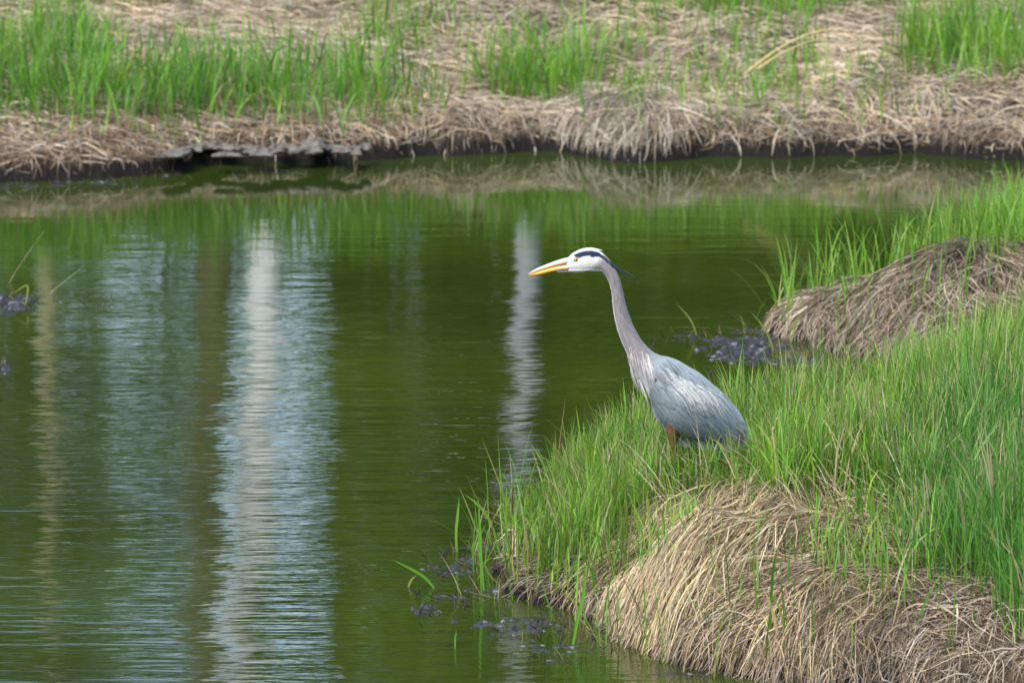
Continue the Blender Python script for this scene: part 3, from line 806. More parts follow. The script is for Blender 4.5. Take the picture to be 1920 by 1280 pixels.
# plumage colours by place on the bird, plus shade on the neck back
WHITE = np.array(srgb(214, 212, 206)); NAVY = np.array((0.012, 0.022, 0.055)); NECK = np.array(srgb(136, 129, 130)); SLATE = np.array(srgb(132, 139, 144)); PALE = np.array(srgb(200, 196, 193))
colb = np.tile(WHITE, (NR, NC, 1)).astype(float)
def blend(mask, c):
    global colb
    m = np.clip(mask, 0, 1)[..., None]
    colb = colb * (1 - m) + np.asarray(c) * m
jit = 2.0 * vnoise(U * 1.0, W * 1.0, 3.0, 60)
rowi = np.arange(NR)[:, None] / 7.0 + 0 * U
neckm = smooth(0, 14, (U - 1112) * 0.82 + (W - 486) * 0.55 - 4 + jit * 1.5)
blend(neckm, NECK)
sidef = -np.cos(ph)[None, :] + 0 * U                      # 1 = front of the neck
blend(neckm * smooth(0.78, 0.98, sidef) * (1 - smooth(17, 20, rowi)) * 0.75, PALE)
blend(smooth(8, 11, rowi) * (1 - smooth(17, 19, rowi)) * smooth(0.35, 0.9, -sidef) * 0.35, np.array(srgb(108, 103, 112)))  # shade down the back of the neck, put into the colour
blend(smooth(17.5, 20, rowi + 1.4 * np.cos(ph)[None, :]), SLATE)
blend(smooth(17.5, 19.5, rowi) * smooth(0.55, 0.9, sidef) * (1 - smooth(21, 23, rowi)), PALE)
blend(smooth(18.5, 21, rowi) * (1 - smooth(27, 29, rowi)) * smooth(0.2, 0.8, -sidef) * 0.4, np.array(srgb(150, 159, 166)))
top = np.interp(U, [1074, 1083, 1094, 1110, 1123, 1133, 1144, 1152], [478, 473, 469.5, 468.7, 472.5, 480, 490, 500])
bot = np.interp(U, [1074, 1086, 1095, 1105, 1110, 1122, 1132, 1139, 1148, 1152], [479, 482, 479, 477.5, 480.5, 479.5, 485, 492, 501, 504])
strip = smooth(-0.8, 0.6, W - top + jit * 0.4) * smooth(-0.8, 0.8, bot - W + jit * 0.5) * ((U > 1076) & (U < 1152))
blend(strip, NAVY)
lore = np.exp(-((U - 1074) / 6.5) ** 2 - ((W - 488.5) / 3.4) ** 2)
blend(smooth(0.35, 0.7, lore) * 0.75, np.array(srgb(150, 165, 185)))
near_side = np.sin(ph)[None, :] < 0
blend(smooth(0.4, 0.7, np.exp(-((U - 1228) / 3.2) ** 2 - ((W - 708) / 6.0) ** 2)) * near_side, np.array((0.015, 0.02, 0.06)))
blend(smooth(0.4, 0.7, np.exp(-((U - 1236) / 6) ** 2 - ((W - 702) / 2.6) ** 2)) * near_side, np.array(srgb(170, 120, 110)))
bcol = np.vstack([colb.reshape(-1, 3), WHITE, SLATE])

def plumage_mat():
    m, t, p = new_mat('body_plumage')
    at = N(t, 'ShaderNodeAttribute', attribute_name='col')
    tc = N(t, 'ShaderNodeTexCoord')
    mp = N(t, 'ShaderNodeMapping'); mp.inputs['Rotation'].default_value = (0, math.radians(-35), 0); mp.inputs['Scale'].default_value = (1.0, 1.0, 0.16)
    nz = N(t, 'ShaderNodeTexNoise'); nz.inputs['Scale'].default_value = 260; nz.inputs['Detail'].default_value = 3
    mr = N(t, 'ShaderNodeMapRange'); mr.inputs['From Min'].default_value = 0.3; mr.inputs['From Max'].default_value = 0.7
    mr.inputs['To Min'].default_value = 0.84; mr.inputs['To Max'].default_value = 1.10
    ml = N(t, 'ShaderNodeVectorMath', operation='SCALE')
    t.links.new(tc.outputs['Object'], mp.inputs['Vector']); t.links.new(mp.outputs[0], nz.inputs['Vector'])
    t.links.new(nz.outputs['Fac'], mr.inputs['Value']); t.links.new(mr.outputs[0], ml.inputs['Scale'])
    t.links.new(at.outputs['Color'], ml.inputs[0]); t.links.new(ml.outputs[0], p.inputs['Base Color'])
    p.inputs['Roughness'].default_value = 0.8; p.inputs['Specular IOR Level'].default_value = 0.2
    p.inputs['Sheen Weight'].default_value = 0.15
    b = N(t, 'ShaderNodeBump'); b.inputs['Strength'].default_value = 0.5; b.inputs['Distance'].default_value = 0.003
    t.links.new(nz.outputs['Fac'], b.inputs['Height']); t.links.new(b.outputs[0], p.inputs['Normal'])
    return m
M_BODY = plumage_mat()
tris = [[capA, (i + 1) % NC, i, i] for i in range(NC)]
me_f = [tuple(f) for f in BF] + [(capA, (i + 1) % NC, i) for i in range(NC)] + [(capA + 1, (NR - 1) * NC + i, (NR - 1) * NC + (i + 1) % NC) for i in range(NC)]
me = bpy.data.meshes.new('body')
me.from_pydata((BV - np.array(heron.location)).tolist(), [], me_f)
me.polygons.foreach_set('use_smooth', [True] * len(me.polygons))
at = me.attributes.new('col', 'FLOAT_COLOR', 'POINT')
at.data.foreach_set('color', np.hstack([bcol, np.ones((len(bcol), 1))]).astype(np.float32).ravel())
me.materials.append(M_BODY)
body = link(bpy.data.objects.new('body', me), heron)
bvh = BVHTree.FromPolygons([Vector(p) for p in BV], me_f)

def surf(uv, off, side=-1):
    """photo pixels on the bird -> points on its skin, off metres proud, on the near (-1) or far (+1) side"""
    out = []
    for (u, v), of in zip(np.asarray(uv, float), np.broadcast_to(off, len(uv))):
        p = on_y(u, v, YH)
        h = bvh.ray_cast(Vector((p[0], YH + side * 1.0, p[2])), Vector((0, -side, 0)))
        if h[0] is not None:
            y = h[0].y
        else:
            q = bvh.find_nearest(Vector((p[0], YH, p[2])))
            y = YH + side * min(0.012, abs(q[0].y - YH))
        out.append((p[0], y + side * of, p[2]))
    return np.array(out)

def feather(path, width, off0, off1, cin, cout, side=-1, nseg=9, parent=None, name='feather', pointed=1.0, mat=None):
    """one flat feather lying on the bird: path in photo pixels, width in pixels"""
    C = catmull(np.array(path, float), max(2, nseg // (len(path) - 1)))
    k = len(C); s = np.linspace(0, 1, k)
    Tn = np.gradient(C, axis=0); Tn /= np.linalg.norm(Tn, axis=1, keepdims=True) + 1e-9
    Nn = np.stack([-Tn[:, 1], Tn[:, 0]], -1)
    wd = width * 0.5 * np.clip(np.sin(np.pi * np.clip(0.16 + s * 0.84, 0, 1)) ** (0.55 * pointed) * 1.05, 0.03, 1)
    off = off0 + (off1 - off0) * s
    cols = []; rows = []
    for j, (fr, raise_) in enumerate(((-1, -0.0012), (-0.5, 0.0004), (0, 0.0012), (0.5, 0.0004), (1, -0.0012))):
        rows.append(surf(C + Nn * (wd * fr)[:, None], off + raise_, side))
        e = abs(fr) ** 2
        tipf = smooth(0.8, 1, s)[:, None] * 0.6
        f = np.clip(e + tipf, 0, 1)
        cols.append(np.asarray(cin) * (1 - f) + np.asarray(cout) * f)
    V = np.stack(rows, 1).reshape(-1, 3)
    cc = np.stack(cols, 1).reshape(-1, 3)
    return np_mesh(name, V, grid_faces(k, 5), mat or M_FEATHER, parent, col=cc, origin=heron.location if parent else None)

C_SL = np.array(srgb(104, 113, 121)); C_SL2 = np.array(srgb(122, 130, 136)); C_LT = np.array(srgb(176, 180, 180)); C_DK = np.array(srgb(66, 78, 100)); C_TAIL = np.array(srgb(100, 116, 136))
rf = random.Random(5)
def lerpc(a, b, t): return a * (1 - t) + b * t
def part_empty(name, parent):
    o = bpy.data.objects.new(name, None); o.empty_display_size = 0.02
    COL.objects.link(o); o.parent = parent
    return o

def wing(side):
    # the folded wing: a smooth shield carrying rows of overlapping feathers
    outline_top = [(1217, 724), (1232, 718), (1254, 722), (1280, 738), (1306, 760), (1332, 784), (1356, 808), (1374, 830)]
    outline_bot = [(1218, 742), (1226, 765), (1243, 790), (1268, 808), (1296, 819), (1320, 826), (1344, 832), (1370, 842)]
    tp = catmull(np.array(outline_top, float), 5); bt = catmull(np.array(outline_bot, float), 5)
    rows = []; cols = []
    for f in np.linspace(0, 1, 13):
        q = tp * (1 - f) + bt * f
        bulge = 0.006 * math.sin(math.pi * min(1, 0.1 + 0.8 * f)) * np.sin(np.pi * np.linspace(0.05, 0.97, len(q)))
        rows.append(surf(q, 0.002 + bulge, side))
        cols.append(np.tile(lerpc(C_SL2, C_SL, f * 0.7), (len(q), 1)))
    V = np.stack(rows, 1).reshape(-1, 3)
    wobj = np_mesh('wing', V, grid_faces(len(tp), 13), M_BODY, heron, col=np.stack(cols, 1).reshape(-1, 3))
    def F(path, w, o0, o1, ci, co, pt=1.0, nm='feather'):
        feather(path, w, o0, o1, ci, co, side, 9, heron, nm, pt).parent = wobj
    # flight feathers first (lowest), then coverts row on row upwards
    for i in range(9):
        f = i / 8
        a = (1298 + 34 * f, 790 - 10 * f); b = (1326 + 54 * f, 838 + 8 * math.sin(f * 3.1) - 6 * f)
        m = ((a[0] + b[0]) / 2 - 3, (a[1] + b[1]) / 2 + 3)
        F([a, m, b], 13, 0.006, 0.008, lerpc(C_TAIL, C_DK, 0.25 + 0.3 * (i % 2)), lerpc(C_TAIL, C_LT, 0.3), 1.1, 'flight_feather')
    for r, (n, ua, va, ub, vb, ln, wd, ang0, ang1) in enumerate(((9, 1240, 772, 1322, 800, 46, 13, 52, 46), (10, 1230, 756, 1312, 778, 36, 13, 66, 48), (10, 1226, 742, 1300, 760, 30, 13, 68, 46),
                                                                (9, 1224, 732, 1288, 746, 26, 13, 66, 42), (8, 1222, 724, 1270, 732, 24, 13, 60, 38))):
        for i in range(n):
            f = i / (n - 1)
            u0 = ua + (ub - ua) * f + rf.uniform(-4, 4); v0 = va + (vb - va) * f ** 1.2 + rf.uniform(-4, 4)
            an = math.radians(ang0 + (ang1 - ang0) * f + rf.uniform(-6, 6)); l = ln * rf.uniform(1.1, 1.75)
            b = (u0 + math.cos(an) * l, v0 + math.sin(an) * l)
            m = ((u0 + b[0]) / 2 - 1.2, (v0 + b[1]) / 2 + 1.2)
            ci = lerpc(C_SL, C_SL2, rf.random()); co = lerpc(ci, C_LT, (0.95 if r == 0 else 0.6 if r == 1 else 0.12) * rf.uniform(0.4, 1.1))
            F([(u0, v0), m, b], wd * rf.uniform(0.85, 1.15), 0.007 + r * 0.0012, 0.0085 + r * 0.0012, ci, co, 0.9, 'covert_feather')
    return wobj
wing(-1); wing(1)

# scapular and back feathers over the top of the wing
for side in (-1, 1):
    for r in range(5):
        for i in range(7):
            f = i / 6
            u0 = 1246 + 16 * r + 12 * f * (1 + r * 0.2) - 3; v0 = 690 + 10 * r + 42 * f - 4 * r * f + rf.uniform(-2, 2)
            if f < 0.2: v0 -= 4
            an = math.radians(34 + 7 * r * 0.6 + 8 * f); l = 34 + 5 * r
            b = (u0 + math.cos(an) * l, v0 + math.sin(an) * l); m = ((u0 + b[0]) / 2 + 1, (v0 + b[1]) / 2 - 1)
            ci = lerpc(C_SL2, C_LT, rf.uniform(0, 0.5)); 
            if r > 3: ci = lerpc(ci, C_TAIL, 0.35)
            feather([(u0, v0), m, b], 13, 0.004 + 0.0006 * (4 - r), 0.006, ci, lerpc(ci, C_LT, 0.5), side, 8, heron, 'back_feather', 1.1)
    # long dark-edged feathers running to the tail
    for i in range(6):
        f = i / 5
        a = (1318 + 18 * f, 762 - 30 * f); b = (1372 + 30 * f, 842 - 34 * f)
        m = ((a[0] + b[0]) / 2 + 4, (a[1] + b[1]) / 2 - 4)
        feather([a, m, b], 15, 0.0085 + 0.0008 * i, 0.010, lerpc(C_TAIL, C_SL2, f), lerpc(C_LT, C_DK, 0.5 * (i % 2)), side, 10, heron, 'long_feather', 1.1)
for i in range(5):                                        # tail fan
    f = i / 4
    a = (1368 + 14 * f, 800 - 18 * f); b = (1376 + 29 * f, 847 - 14 * f)
    feather([a, ((a[0] + b[0]) / 2 + 2, (a[1] + b[1]) / 2), b], 15, 0.002 + 0.001 * i, 0.001, C_TAIL, lerpc(C_TAIL, C_LT, 0.5), -1, 8, heron, 'tail_feather', 0.9)

def strands(name, items, parent, mat=M_FEATHER, n=5):
    """hair-thin plumes joined in one part: items = (path px, radius px, off0, off1, colour, side)"""
    Vs, Fs, Cs, nb = [], [], [], 0
    for path, rad, o0, o1, col, side in items:
        C = catmull(np.array(path, float), 5); k = len(C); s = np.linspace(0, 1, k)
        P3 = surf(C, o0 + (o1 - o0) * s, side)
        V, F = tube(P3, rad * PXM * np.clip(0.5 + 1.6 * s, 0, 1) * (1 - 0.85 * s ** 1.5), n)
        Vs.append(V); Fs.append(F + nb); Cs.append(np.tile(col, (len(V), 1))); nb += len(V)
    o = np_mesh(name, np.vstack(Vs), np.vstack(Fs), mat, parent, col=np.vstack(Cs))
    o['kind'] = 'stuff'
    return o

items = []
for side in (-1, 1):
    for i in range(125):
        f = rf.random(); g = rf.random()
        u0 = 1250 + 84 * f; v0 = 688 + 36 * f + 32 * g * (1 - 0.5 * f)
        an = math.radians(rf.uniform(36, 52) + 8 * g); l = rf.uniform(36, 100) * (1 - 0.35 * f)
        b = (u0 + math.cos(an) * l, v0 + math.sin(an) * l); m = ((u0 + b[0]) / 2 + rf.uniform(1, 5), (v0 + b[1]) / 2 - rf.uniform(1, 5))
        items.append(([(u0, v0), m, b], rf.uniform(0.45, 0.95), 0.009, 0.019, lerpc(C_LT, np.array(srgb(212, 212, 210)), rf.random()), side))
strands('back_plumes', items, heron)
items = []
for side in (-1, 1):
    for i in range(46):
        f = rf.random()
        u0 = 1178 + 40 * f + rf.uniform(-3, 3); v0 = 652 + 14 * f + rf.uniform(-6, 14)
        b = (1196 + 30 * f + rf.uniform(-4, 4), 706 + 2 * f + rf.uniform(-16, 14) + 16 * (1 - f)); m = ((u0 + b[0]) / 2 - 2 + 5 * (f - 0.4), (v0 + b[1]) / 2 + rf.uniform(-1, 2))
        items.append(([(u0, v0), m, b], rf.uniform(0.45, 0.9), 0.0005, 0.004, lerpc(np.array(srgb(158, 151, 153)), np.array(srgb(214, 210, 207)), rf.random() ** 1.3), side))
    for i in range(9):                                    # ragged breast plumes on the front edge
        u0 = 1184 + 2.2 * i; v0 = 676 + 4.5 * i
        items.append(([(u0, v0), (u0 + 7, v0 + 22), (u0 + 13 + rf.uniform(-2, 2), v0 + 44)], 0.9, 0.001, 0.002, np.array(srgb(200, 196, 194)), side))
strands('breast_plumes', items, heron)
# fine body feathering: short barbs lying along the plumage of neck, back and wing
items = []
for side in (-1, 1):
    for i in range(230):
        t_ = rf.uniform(8, 18) * 7; k_ = int(t_); ff = rf.uniform(-0.85, 0.85)
        a0 = c0[k_] + ax_[k_] * ff; k2 = min(k_ + rf.randint(4, 8), NR - 1); a1 = c0[k2] + ax_[k2] * (ff + rf.uniform(-0.07, 0.07))
        sh = rf.uniform(0.72, 1.35)
        items.append(([tuple(a0), tuple((a0 + a1) / 2 + [rf.uniform(-.6, .6), 0]), tuple(a1)], rf.uniform(0.35, 0.6), 0.0, 0.0012, np.clip(NECK * sh, 0, 0.8), side))
    for i in range(330):
        k_ = int(rf.uniform(19.5, 28) * 7); ff = rf.uniform(-0.95, 0.97)
        a0 = c0[k_] + ax_[k_] * ff
        an = math.radians(rf.uniform(40, 62)); l = rf.uniform(12, 34)
        a1 = a0 + [math.cos(an) * l, math.sin(an) * l]
        if not (1205 < a1[0] < 1408 and a1[1] < 846): continue
        sh = rf.choice((0.6, 0.75, 1.25, 1.5))
        items.append(([tuple(a0), tuple((a0 + a1) / 2 + [1.0, -1.0]), tuple(a1)], rf.uniform(0.35, 0.7), 0.010, 0.0145, np.clip(C_SL2 * sh, 0, 0.8), side))
    for i in range(40):                                   # ragged lower edge of wing and flank
        f = i / 39; u0 = 1232 + 140 * f; v0 = float(np.interp(u0, [1226, 1243, 1268, 1296, 1320, 1344, 1372], [765, 790, 808, 819, 826, 832, 838]))
        an = math.radians(rf.uniform(35, 60)); l = rf.uniform(8, 18)
        items.append(([(u0 - 6, v0 - 8), (u0, v0 - 1), (u0 + math.cos(an) * l, v0 + math.sin(an) * l * 0.7)], rf.uniform(0.7, 1.3), 0.004, 0.001, np.clip(C_SL2 * rf.uniform(0.8, 1.3), 0, 1), side))
strands('fine_barbs', items, heron, n=4)
# white throat and chin fringe, crown fringe
items = []
for side in (-1, 1):
    for i in range(34):
        u0 = 1040 + 80 * i / 33; v0 = 506.8 - 2.0 * (i / 33)
        items.append(([(u0, v0 - 2), (u0 + 3.5, v0 + 1.5), (u0 + 8, v0 + rf.uniform(1.5, 4.0))], 1.4, 0.000, 0.001, WHITE, side))
    for i in range(12):
        u0 = 1090 + 30 * i / 11; v0 = float(np.interp(u0, [1090, 1106, 1118, 1122], [467, 464.8, 467.5, 469])) + 1
        items.append(([(u0, v0), (u0 + 5, v0 - 0.8), (u0 + 10, v0 + 1.0)], 1.1, 0.0, 0.0, WHITE, side))
strands('throat_fringe', items, heron)

def free_tube(name, pts, radii, mat, col, parent, n=8, per=6, dy=0.0):
    P3 = np.array([hx(u, v, dy if np.isscalar(dy) else dy[i]) for i, (u, v) in enumerate(pts)])
    C = catmull(P3, per); R = np.interp(np.linspace(0, 1, len(C)), np.linspace(0, 1, len(radii)), radii) * PXM
    V, F = tube(C, R, n)
    return np_mesh(name, V, F, mat, parent, col=np.tile(np.asarray(col, float), (len(V), 1)), origin=heron.location)
for pts, dy in (([(1140, 489), (1152, 497), (1168, 506), (1186, 517), (1195, 526), (1202, 536)], -0.010), ([(1141, 491), (1154, 503), (1168, 514), (1178, 525), (1184, 536)], 0.006)):
    free_tube('head_plume', pts, [2.0, 1.6, 1.1, 0.9, 0.7, 0.3], M_FEATHER, (0.02, 0.045, 0.06), heron, 6, 6, dy)

# bill: two mandibles, deeper than wide
def mandible(name, tops, bots, wid, ctop, cbot, parent, tipc, basef=0.0):
    t_ = catmull(np.array(tops, float), 6); b_ = catmull(np.array(bots, float), 6); k = len(t_)
    w_ = np.interp(np.linspace(0, 1, k), np.linspace(0, 1, len(wid)), wid) * PXM
    ph2 = np.linspace(0, 2 * np.pi, 16, endpoint=False)
    c_ = (t_ + b_) / 2; a_ = (t_ - b_) / 2
    uv = c_[:, None, :] + a_[:, None, :] * np.cos(ph2)[None, :, None]
    V = on_y(uv[..., 0], uv[..., 1], YH); V[..., 1] += w_[:, None] * np.sin(ph2)[None, :]
    f = (np.cos(ph2)[None, :, None] * 0.5 + 0.5) * np.ones((k, 1, 1))
    f = smooth(0.15, 0.75, f)
    cc = np.asarray(ctop) * f + np.asarray(cbot) * (1 - f)
    tf = smooth(0.35, 0.0, np.linspace(0, 1, k))[:, None, None]
    tf = np.clip(1 - np.linspace(0, 1, k) / 0.4, 0, 1)[:, None, None]
    cc = cc * (1 - tf * 0.6) + np.asarray(tipc) * tf * 0.6
    bf = smooth(0.5, 0.9, np.linspace(0, 1, k))[:, None, None] * basef
    cc = cc * (1 - bf) + np.array(srgb(196, 168, 140)) * bf
    V = V.reshape(-1, 3); cc = cc.reshape(-1, 3)
    n = len(V); V = np.vstack([np.repeat(V[:16].mean(0)[None], 16, 0), V, np.repeat(V[-16:].mean(0)[None], 16, 0)]); cc = np.vstack([cc[:16], cc, cc[-16:]])
    return np_mesh(name, V, grid_faces(k + 2, 16, True), M_HORN, parent, col=cc, origin=heron.location)
bill = mandible('upper_bill', [(989.5, 513.8), (1000, 506.5), (1014, 499.5), (1036, 491), (1052, 485.5), (1068, 481.5)], [(990, 515), (1000, 512.0), (1014, 507.5), (1036, 500.5), (1052, 497), (1070, 493)],
                [0.6, 2.2, 4.0, 6.5, 8, 9], srgb(188, 186, 178), srgb(222, 190, 120), heron, srgb(190, 120, 70))
lowb = mandible('lower_bill', [(992, 514.6), (1002, 511.4), (1014, 506.9), (1036, 499.9), (1052, 496.4), (1068, 494)], [(993, 515.8), (1004, 516), (1014, 514.6), (1030, 511), (1046, 508), (1066, 506)],
                [0.6, 2.2, 3.8, 6, 7.5, 9], srgb(236, 160, 52), srgb(240, 168, 36), heron, srgb(226, 140, 40), 0.85)
# eyes: yellow iris with a black pupil
def disc_eye(side):
    p = surf([(1080.5, 485.3)], 0.0, side)[0]
    def dome(name, r, h, col, parent, off):
        Vs = [];
        for i, fr in enumerate((1.0, 0.85, 0.6, 0.3, 0.02)):
            a = np.linspace(0, 2 * np.pi, 18, endpoint=False)
            Vs.append(np.stack([p[0] + np.cos(a) * r * fr, np.full(18, p[1] + side * (off + h * math.sqrt(1 - fr * fr))), p[2] + np.sin(a) * r * fr * 0.92], -1))
        V = np.vstack(Vs)
        return np_mesh(name, V, grid_faces(5, 18, True), M_HORN, parent, col=np.tile(np.asarray(col, float), (len(V), 1)), origin=heron.location)
    e = dome('eye', 5.0 * PXM, 0.0035, (0.02, 0.018, 0.012), heron, -0.0012)
    i_ = dome('iris', 4.0 * PXM, 0.0032, srgb(226, 180, 40), e, -0.0002)
    dome('pupil', 2.6 * PXM, 0.0022, (0.004, 0.004, 0.004), e, 0.0012)
disc_eye(-1); disc_eye(1)

# legs: rusty feathered thigh, knobbed ankle joint, long shank, toes
RUST = np.array(srgb(104, 66, 54)); SHANK = np.array(srgb(170, 160, 120))
def leg(thigh, shank, dy, foot_dir):
    zf = None
    th = free_tube('leg', thigh, [15, 12, 8.5, 5.5, 3.4], M_FEATHER, RUST, heron, 12, 6, dy)
    fx, fy = shank[-1]
    p = hx(fx, fy, dy); gz = float(ground_z(np.array([p[0]]), np.array([p[1]]))[0])
    P3 = [hx(u, v, dy) for u, v in shank]
    P3[-1] = np.array([P3[-1][0], P3[-1][1], gz + 0.012])
    C = catmull(np.array(P3), 6)
    R = np.interp(np.linspace(0, 1, len(C)), [0, 0.08, 0.2, 0.5, 0.92, 1.0], [3.2, 4.2, 2.7, 2.4, 2.6, 3.4]) * PXM
    V, F = tube(C, R, 10)
    cc = np.tile(SHANK, (len(V), 1)); cc[: len(V) // 6] = srgb(196, 150, 90)
    sh = np_mesh('shank', V, F, M_LEGSKIN, th, col=cc, origin=heron.location)
    base = P3[-1]
    Vs, Fs, nb = [], [], 0
    for a, ln in ((foot_dir - 0.5, 0.075), (foot_dir, 0.09), (foot_dir + 0.5, 0.075), (foot_dir + math.pi, 0.06)):
        pts = np.array([base, base + [math.cos(a) * ln * 0.5, math.sin(a) * ln * 0.5, 0.004], base + [math.cos(a) * ln, math.sin(a) * ln, -0.004]])
        pts[1:, 2] = np.maximum(pts[1:, 2], ground_z(pts[1:, 0], pts[1:, 1]) + 0.004)
        V, F = tube(catmull(pts, 4), np.linspace(0.0055, 0.002, 9), 8); Vs.append(V); Fs.append(F + nb); nb += len(V)
    np_mesh('toes', np.vstack(Vs), np.vstack(Fs), M_LEGSKIN, th, col=np.tile(SHANK * 0.8, (nb, 1)), origin=heron.location)
leg([(1262, 786), (1261, 806), (1262, 824), (1265, 842), (1267, 856)], [(1267, 853), (1267, 860), (1267, 872), (1266, 905), (1265, 962)], -0.035, math.pi)
leg([(1296, 790), (1302, 808), (1310, 824), (1318, 836), (1323, 846)], [(1323, 844), (1325, 850), (1328, 862), (1337, 905), (1345, 955)], 0.035, math.pi + 0.3)

# ------------------------------------------------------------------ mud, debris and twigs at the water line
rm = np.random.default_rng(21)
STUBS = []
def mud_patch(u, v, ru, rv, h, label, group, seed, name='mud_mat'):
    c = on_z(u, v); e = on_z(u + ru, v); f = on_z(u, v - rv)
    rx = abs(e[0] - c[0]); ry = abs(f[1] - c[1])
    nx, ny = 56, 44
    X, Y = np.meshgrid(np.linspace(-1.15, 1.15, nx), np.linspace(-1.15, 1.15, ny))
    wx_, wy_ = c[0] + X * rx, c[1] + Y * ry
    d = np.hypot(X, Y) + 0.55 * vnoise(wx_, wy_, rx * 0.5, seed) + 0.3 * vnoise(wx_, wy_, rx * 0.2, seed + 1)
    n = vnoise(wx_, wy_ * 0.8, 0.030, seed + 2) + 0.8 * vnoise(wx_, wy_ * 0.8, 0.013, seed + 3)
    Z = 0.5 * h * (0.55 * (1 - d) + n * 1.1 * (1 - smooth(0.9, 1.1, d))) - 0.004
    Z = np.where(np.hypot(X, Y) > 1.1, -0.02, Z)
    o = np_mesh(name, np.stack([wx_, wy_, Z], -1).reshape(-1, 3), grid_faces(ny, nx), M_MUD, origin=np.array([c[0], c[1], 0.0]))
    q = rm.uniform(-1, 1, (int(14 + 120 * rx), 2)); q = q[np.hypot(q[:, 0], q[:, 1]) < 0.95]
    STUBS.append(np.stack([c[0] + q[:, 0] * rx, c[1] + q[:, 1] * ry, np.zeros(len(q))], -1))
    tag(o, label, 'mud', group)
LA = ['thin mud mat under the upright blades at the bank tip', 'broad dark mud mat carrying several crossed twigs', 'small mud mat touching the shore of the bank tip',
      'longest pale flecked mud mat floating off the bank tip', 'lone humped mud clump with two twigs farthest from the bank tip', 'reddish mud ridge lying between the long flecked mat and the shore',
      'flat mud mat beside the leaning twig below the reddish ridge', 'wide pale mud mat at the foot of the broad green blade', 'lumpy mud mound with straw bits touching the straw drape',
      'mud mat below the short shore straw beside the tall blade', 'little mud crumb between the twig mat and the upright blades']
gA = 'wet mud mats off the tip of the heron bank'; lA = 'wet dark mud mat breaking the water off the tip of the heron bank'
for i, (u, v, a, b, h) in enumerate(((905, 1028, 60, 9, .018), (850, 1068, 60, 14, .022), (920, 1070, 45, 10, .018), (850, 1118, 85, 14, .012), (798, 1146, 28, 14, .03), (905, 1165, 55, 12, .022),
                                     (960, 1190, 60, 12, .016), (1040, 1212, 90, 16, .018), (1010, 1170, 60, 16, .03), (925, 1108, 60, 12, .02), (880, 1050, 30, 8, .02))):
    mud_patch(u, v, a, b, h, LA[i], gA, 70 + i * 3)
mud_patch(1050, 1240, 60, 8, .012, 'thin wet mud film in front of the straw drape', None, 111)
mud_patch(1290, 1262, 90, 10, .016, 'long wet mud strip at the foot of the straw drape', None, 115)
LB = ['largest knobbly mud mat in the inlet behind the heron', 'long flat glistening mud film reaching out of the inlet', 'tiny pale mud fleck beyond the tip of the inlet film',
      'mud strip along the foot of the dead grass hummock', 'mud mat under the low straw tuft of the inlet', 'mud sliver deep in the inlet under the hummock']
gB = 'wet mud mats in the inlet behind the heron'; lB = 'glistening mud mat in the inlet beside the dead grass hummock'
for i, (u, v, a, b, h) in enumerate(((1400, 655, 95, 26, .045), (1310, 632, 70, 10, .016), (1262, 640, 24, 7, .01), (1500, 675, 110, 14, .022), (1450, 628, 80, 14, .03), (1560, 690, 60, 8, .02))):
    mud_patch(u, v, a, b, h, LB[i], gB, 130 + i * 3)
mud_patch(15, 570, 55, 20, .04, 'largest mud clump in the open pond, with a yellow stem', None, 160)
mud_patch(112, 566, 18, 5, .012, 'tiny floating mud fleck beside the bent dry stem', None, 163)
mud_patch(202, 558, 22, 5, .012, 'tiny long mud fleck farthest out from the big clump', None, 166)
mud_patch(5, 692, 20, 14, .03, 'small dark mud clump alone in the open pond', None, 169)
gC = 'muddy crumbs along the far left shore'
for i, (u, v, a, b, h) in enumerate(((40, 349, 80, 6, .022), (170, 342, 90, 5, .02), (290, 329, 70, 5, .02))):
    mud_patch(u, v, a, b, h, 'low wet mud shelf at the foot of the rusty far bank', gC, 180 + i * 3)

Q = np.vstack(STUBS); n = len(Q)
V, F, cc = blade_mesh(Q - [0, 0, 0.004], RNG.uniform(0.02, 0.07, n), RNG.uniform(0.002, 0.0045, n), RNG.uniform(0, 6.283, n), RNG.uniform(0.2, 1.4, n), RNG.uniform(-0.5, 0.9, n),
                      pick([(0.02, 0.017, 0.014), (0.035, 0.028, 0.022), (0.10, 0.07, 0.045), (0.20, 0.15, 0.09)], n), 4)
tag(np_mesh('mud_stubble', V, F, M_STRAW, col=cc * 0.8), 'short dark rotten stubs bristling from the mud mats', 'dead grass', kind='stuff')

def twig(u, v, segs, r, label, group, mat=M_TWIG, forks=2, name='twig', col=None):
    """a broken stem standing in the water; segs = pixel offsets from its foot"""
    b = on_z(u, v)
    P3 = [on_y(u + du, v + dv, b[1] + 0.02 * i) for i, (du, dv) in enumerate([(0, 0)] + segs)]
    P3 = np.array([[b[0], b[1], -0.04]] + [list(p) for p in P3])
    C = catmull(P3, 4)
    V, F = tube(C, np.linspace(r, r * 0.35, len(C)), 6)
    Vs, Fs, nb = [V], [F], len(V)
    for k in range(forks):
        i = rm.integers(3, len(C) - 2); q = C[i]
        dv = np.array([rm.normal(0, 0.035), rm.normal(0, 0.02), rm.uniform(-0.005, 0.035)])
        V, F = tube(np.array([q, q + dv * 0.6, q + dv + [0, 0, -0.004]]), [r * 0.6, r * 0.5, r * 0.2], 5)
        Vs.append(V); Fs.append(F + nb); nb += len(V)
    o = np_mesh(name, np.vstack(Vs), np.vstack(Fs), mat, origin=b, col=None if col is None else np.tile(np.asarray(col, float), (nb, 1)))
    tag(o, label, 'twig' if name == 'twig' else 'stem', group)
lT = 'dark broken twig poking from the mud off the heron bank'; gT = 'dark twigs off the heron bank tip'
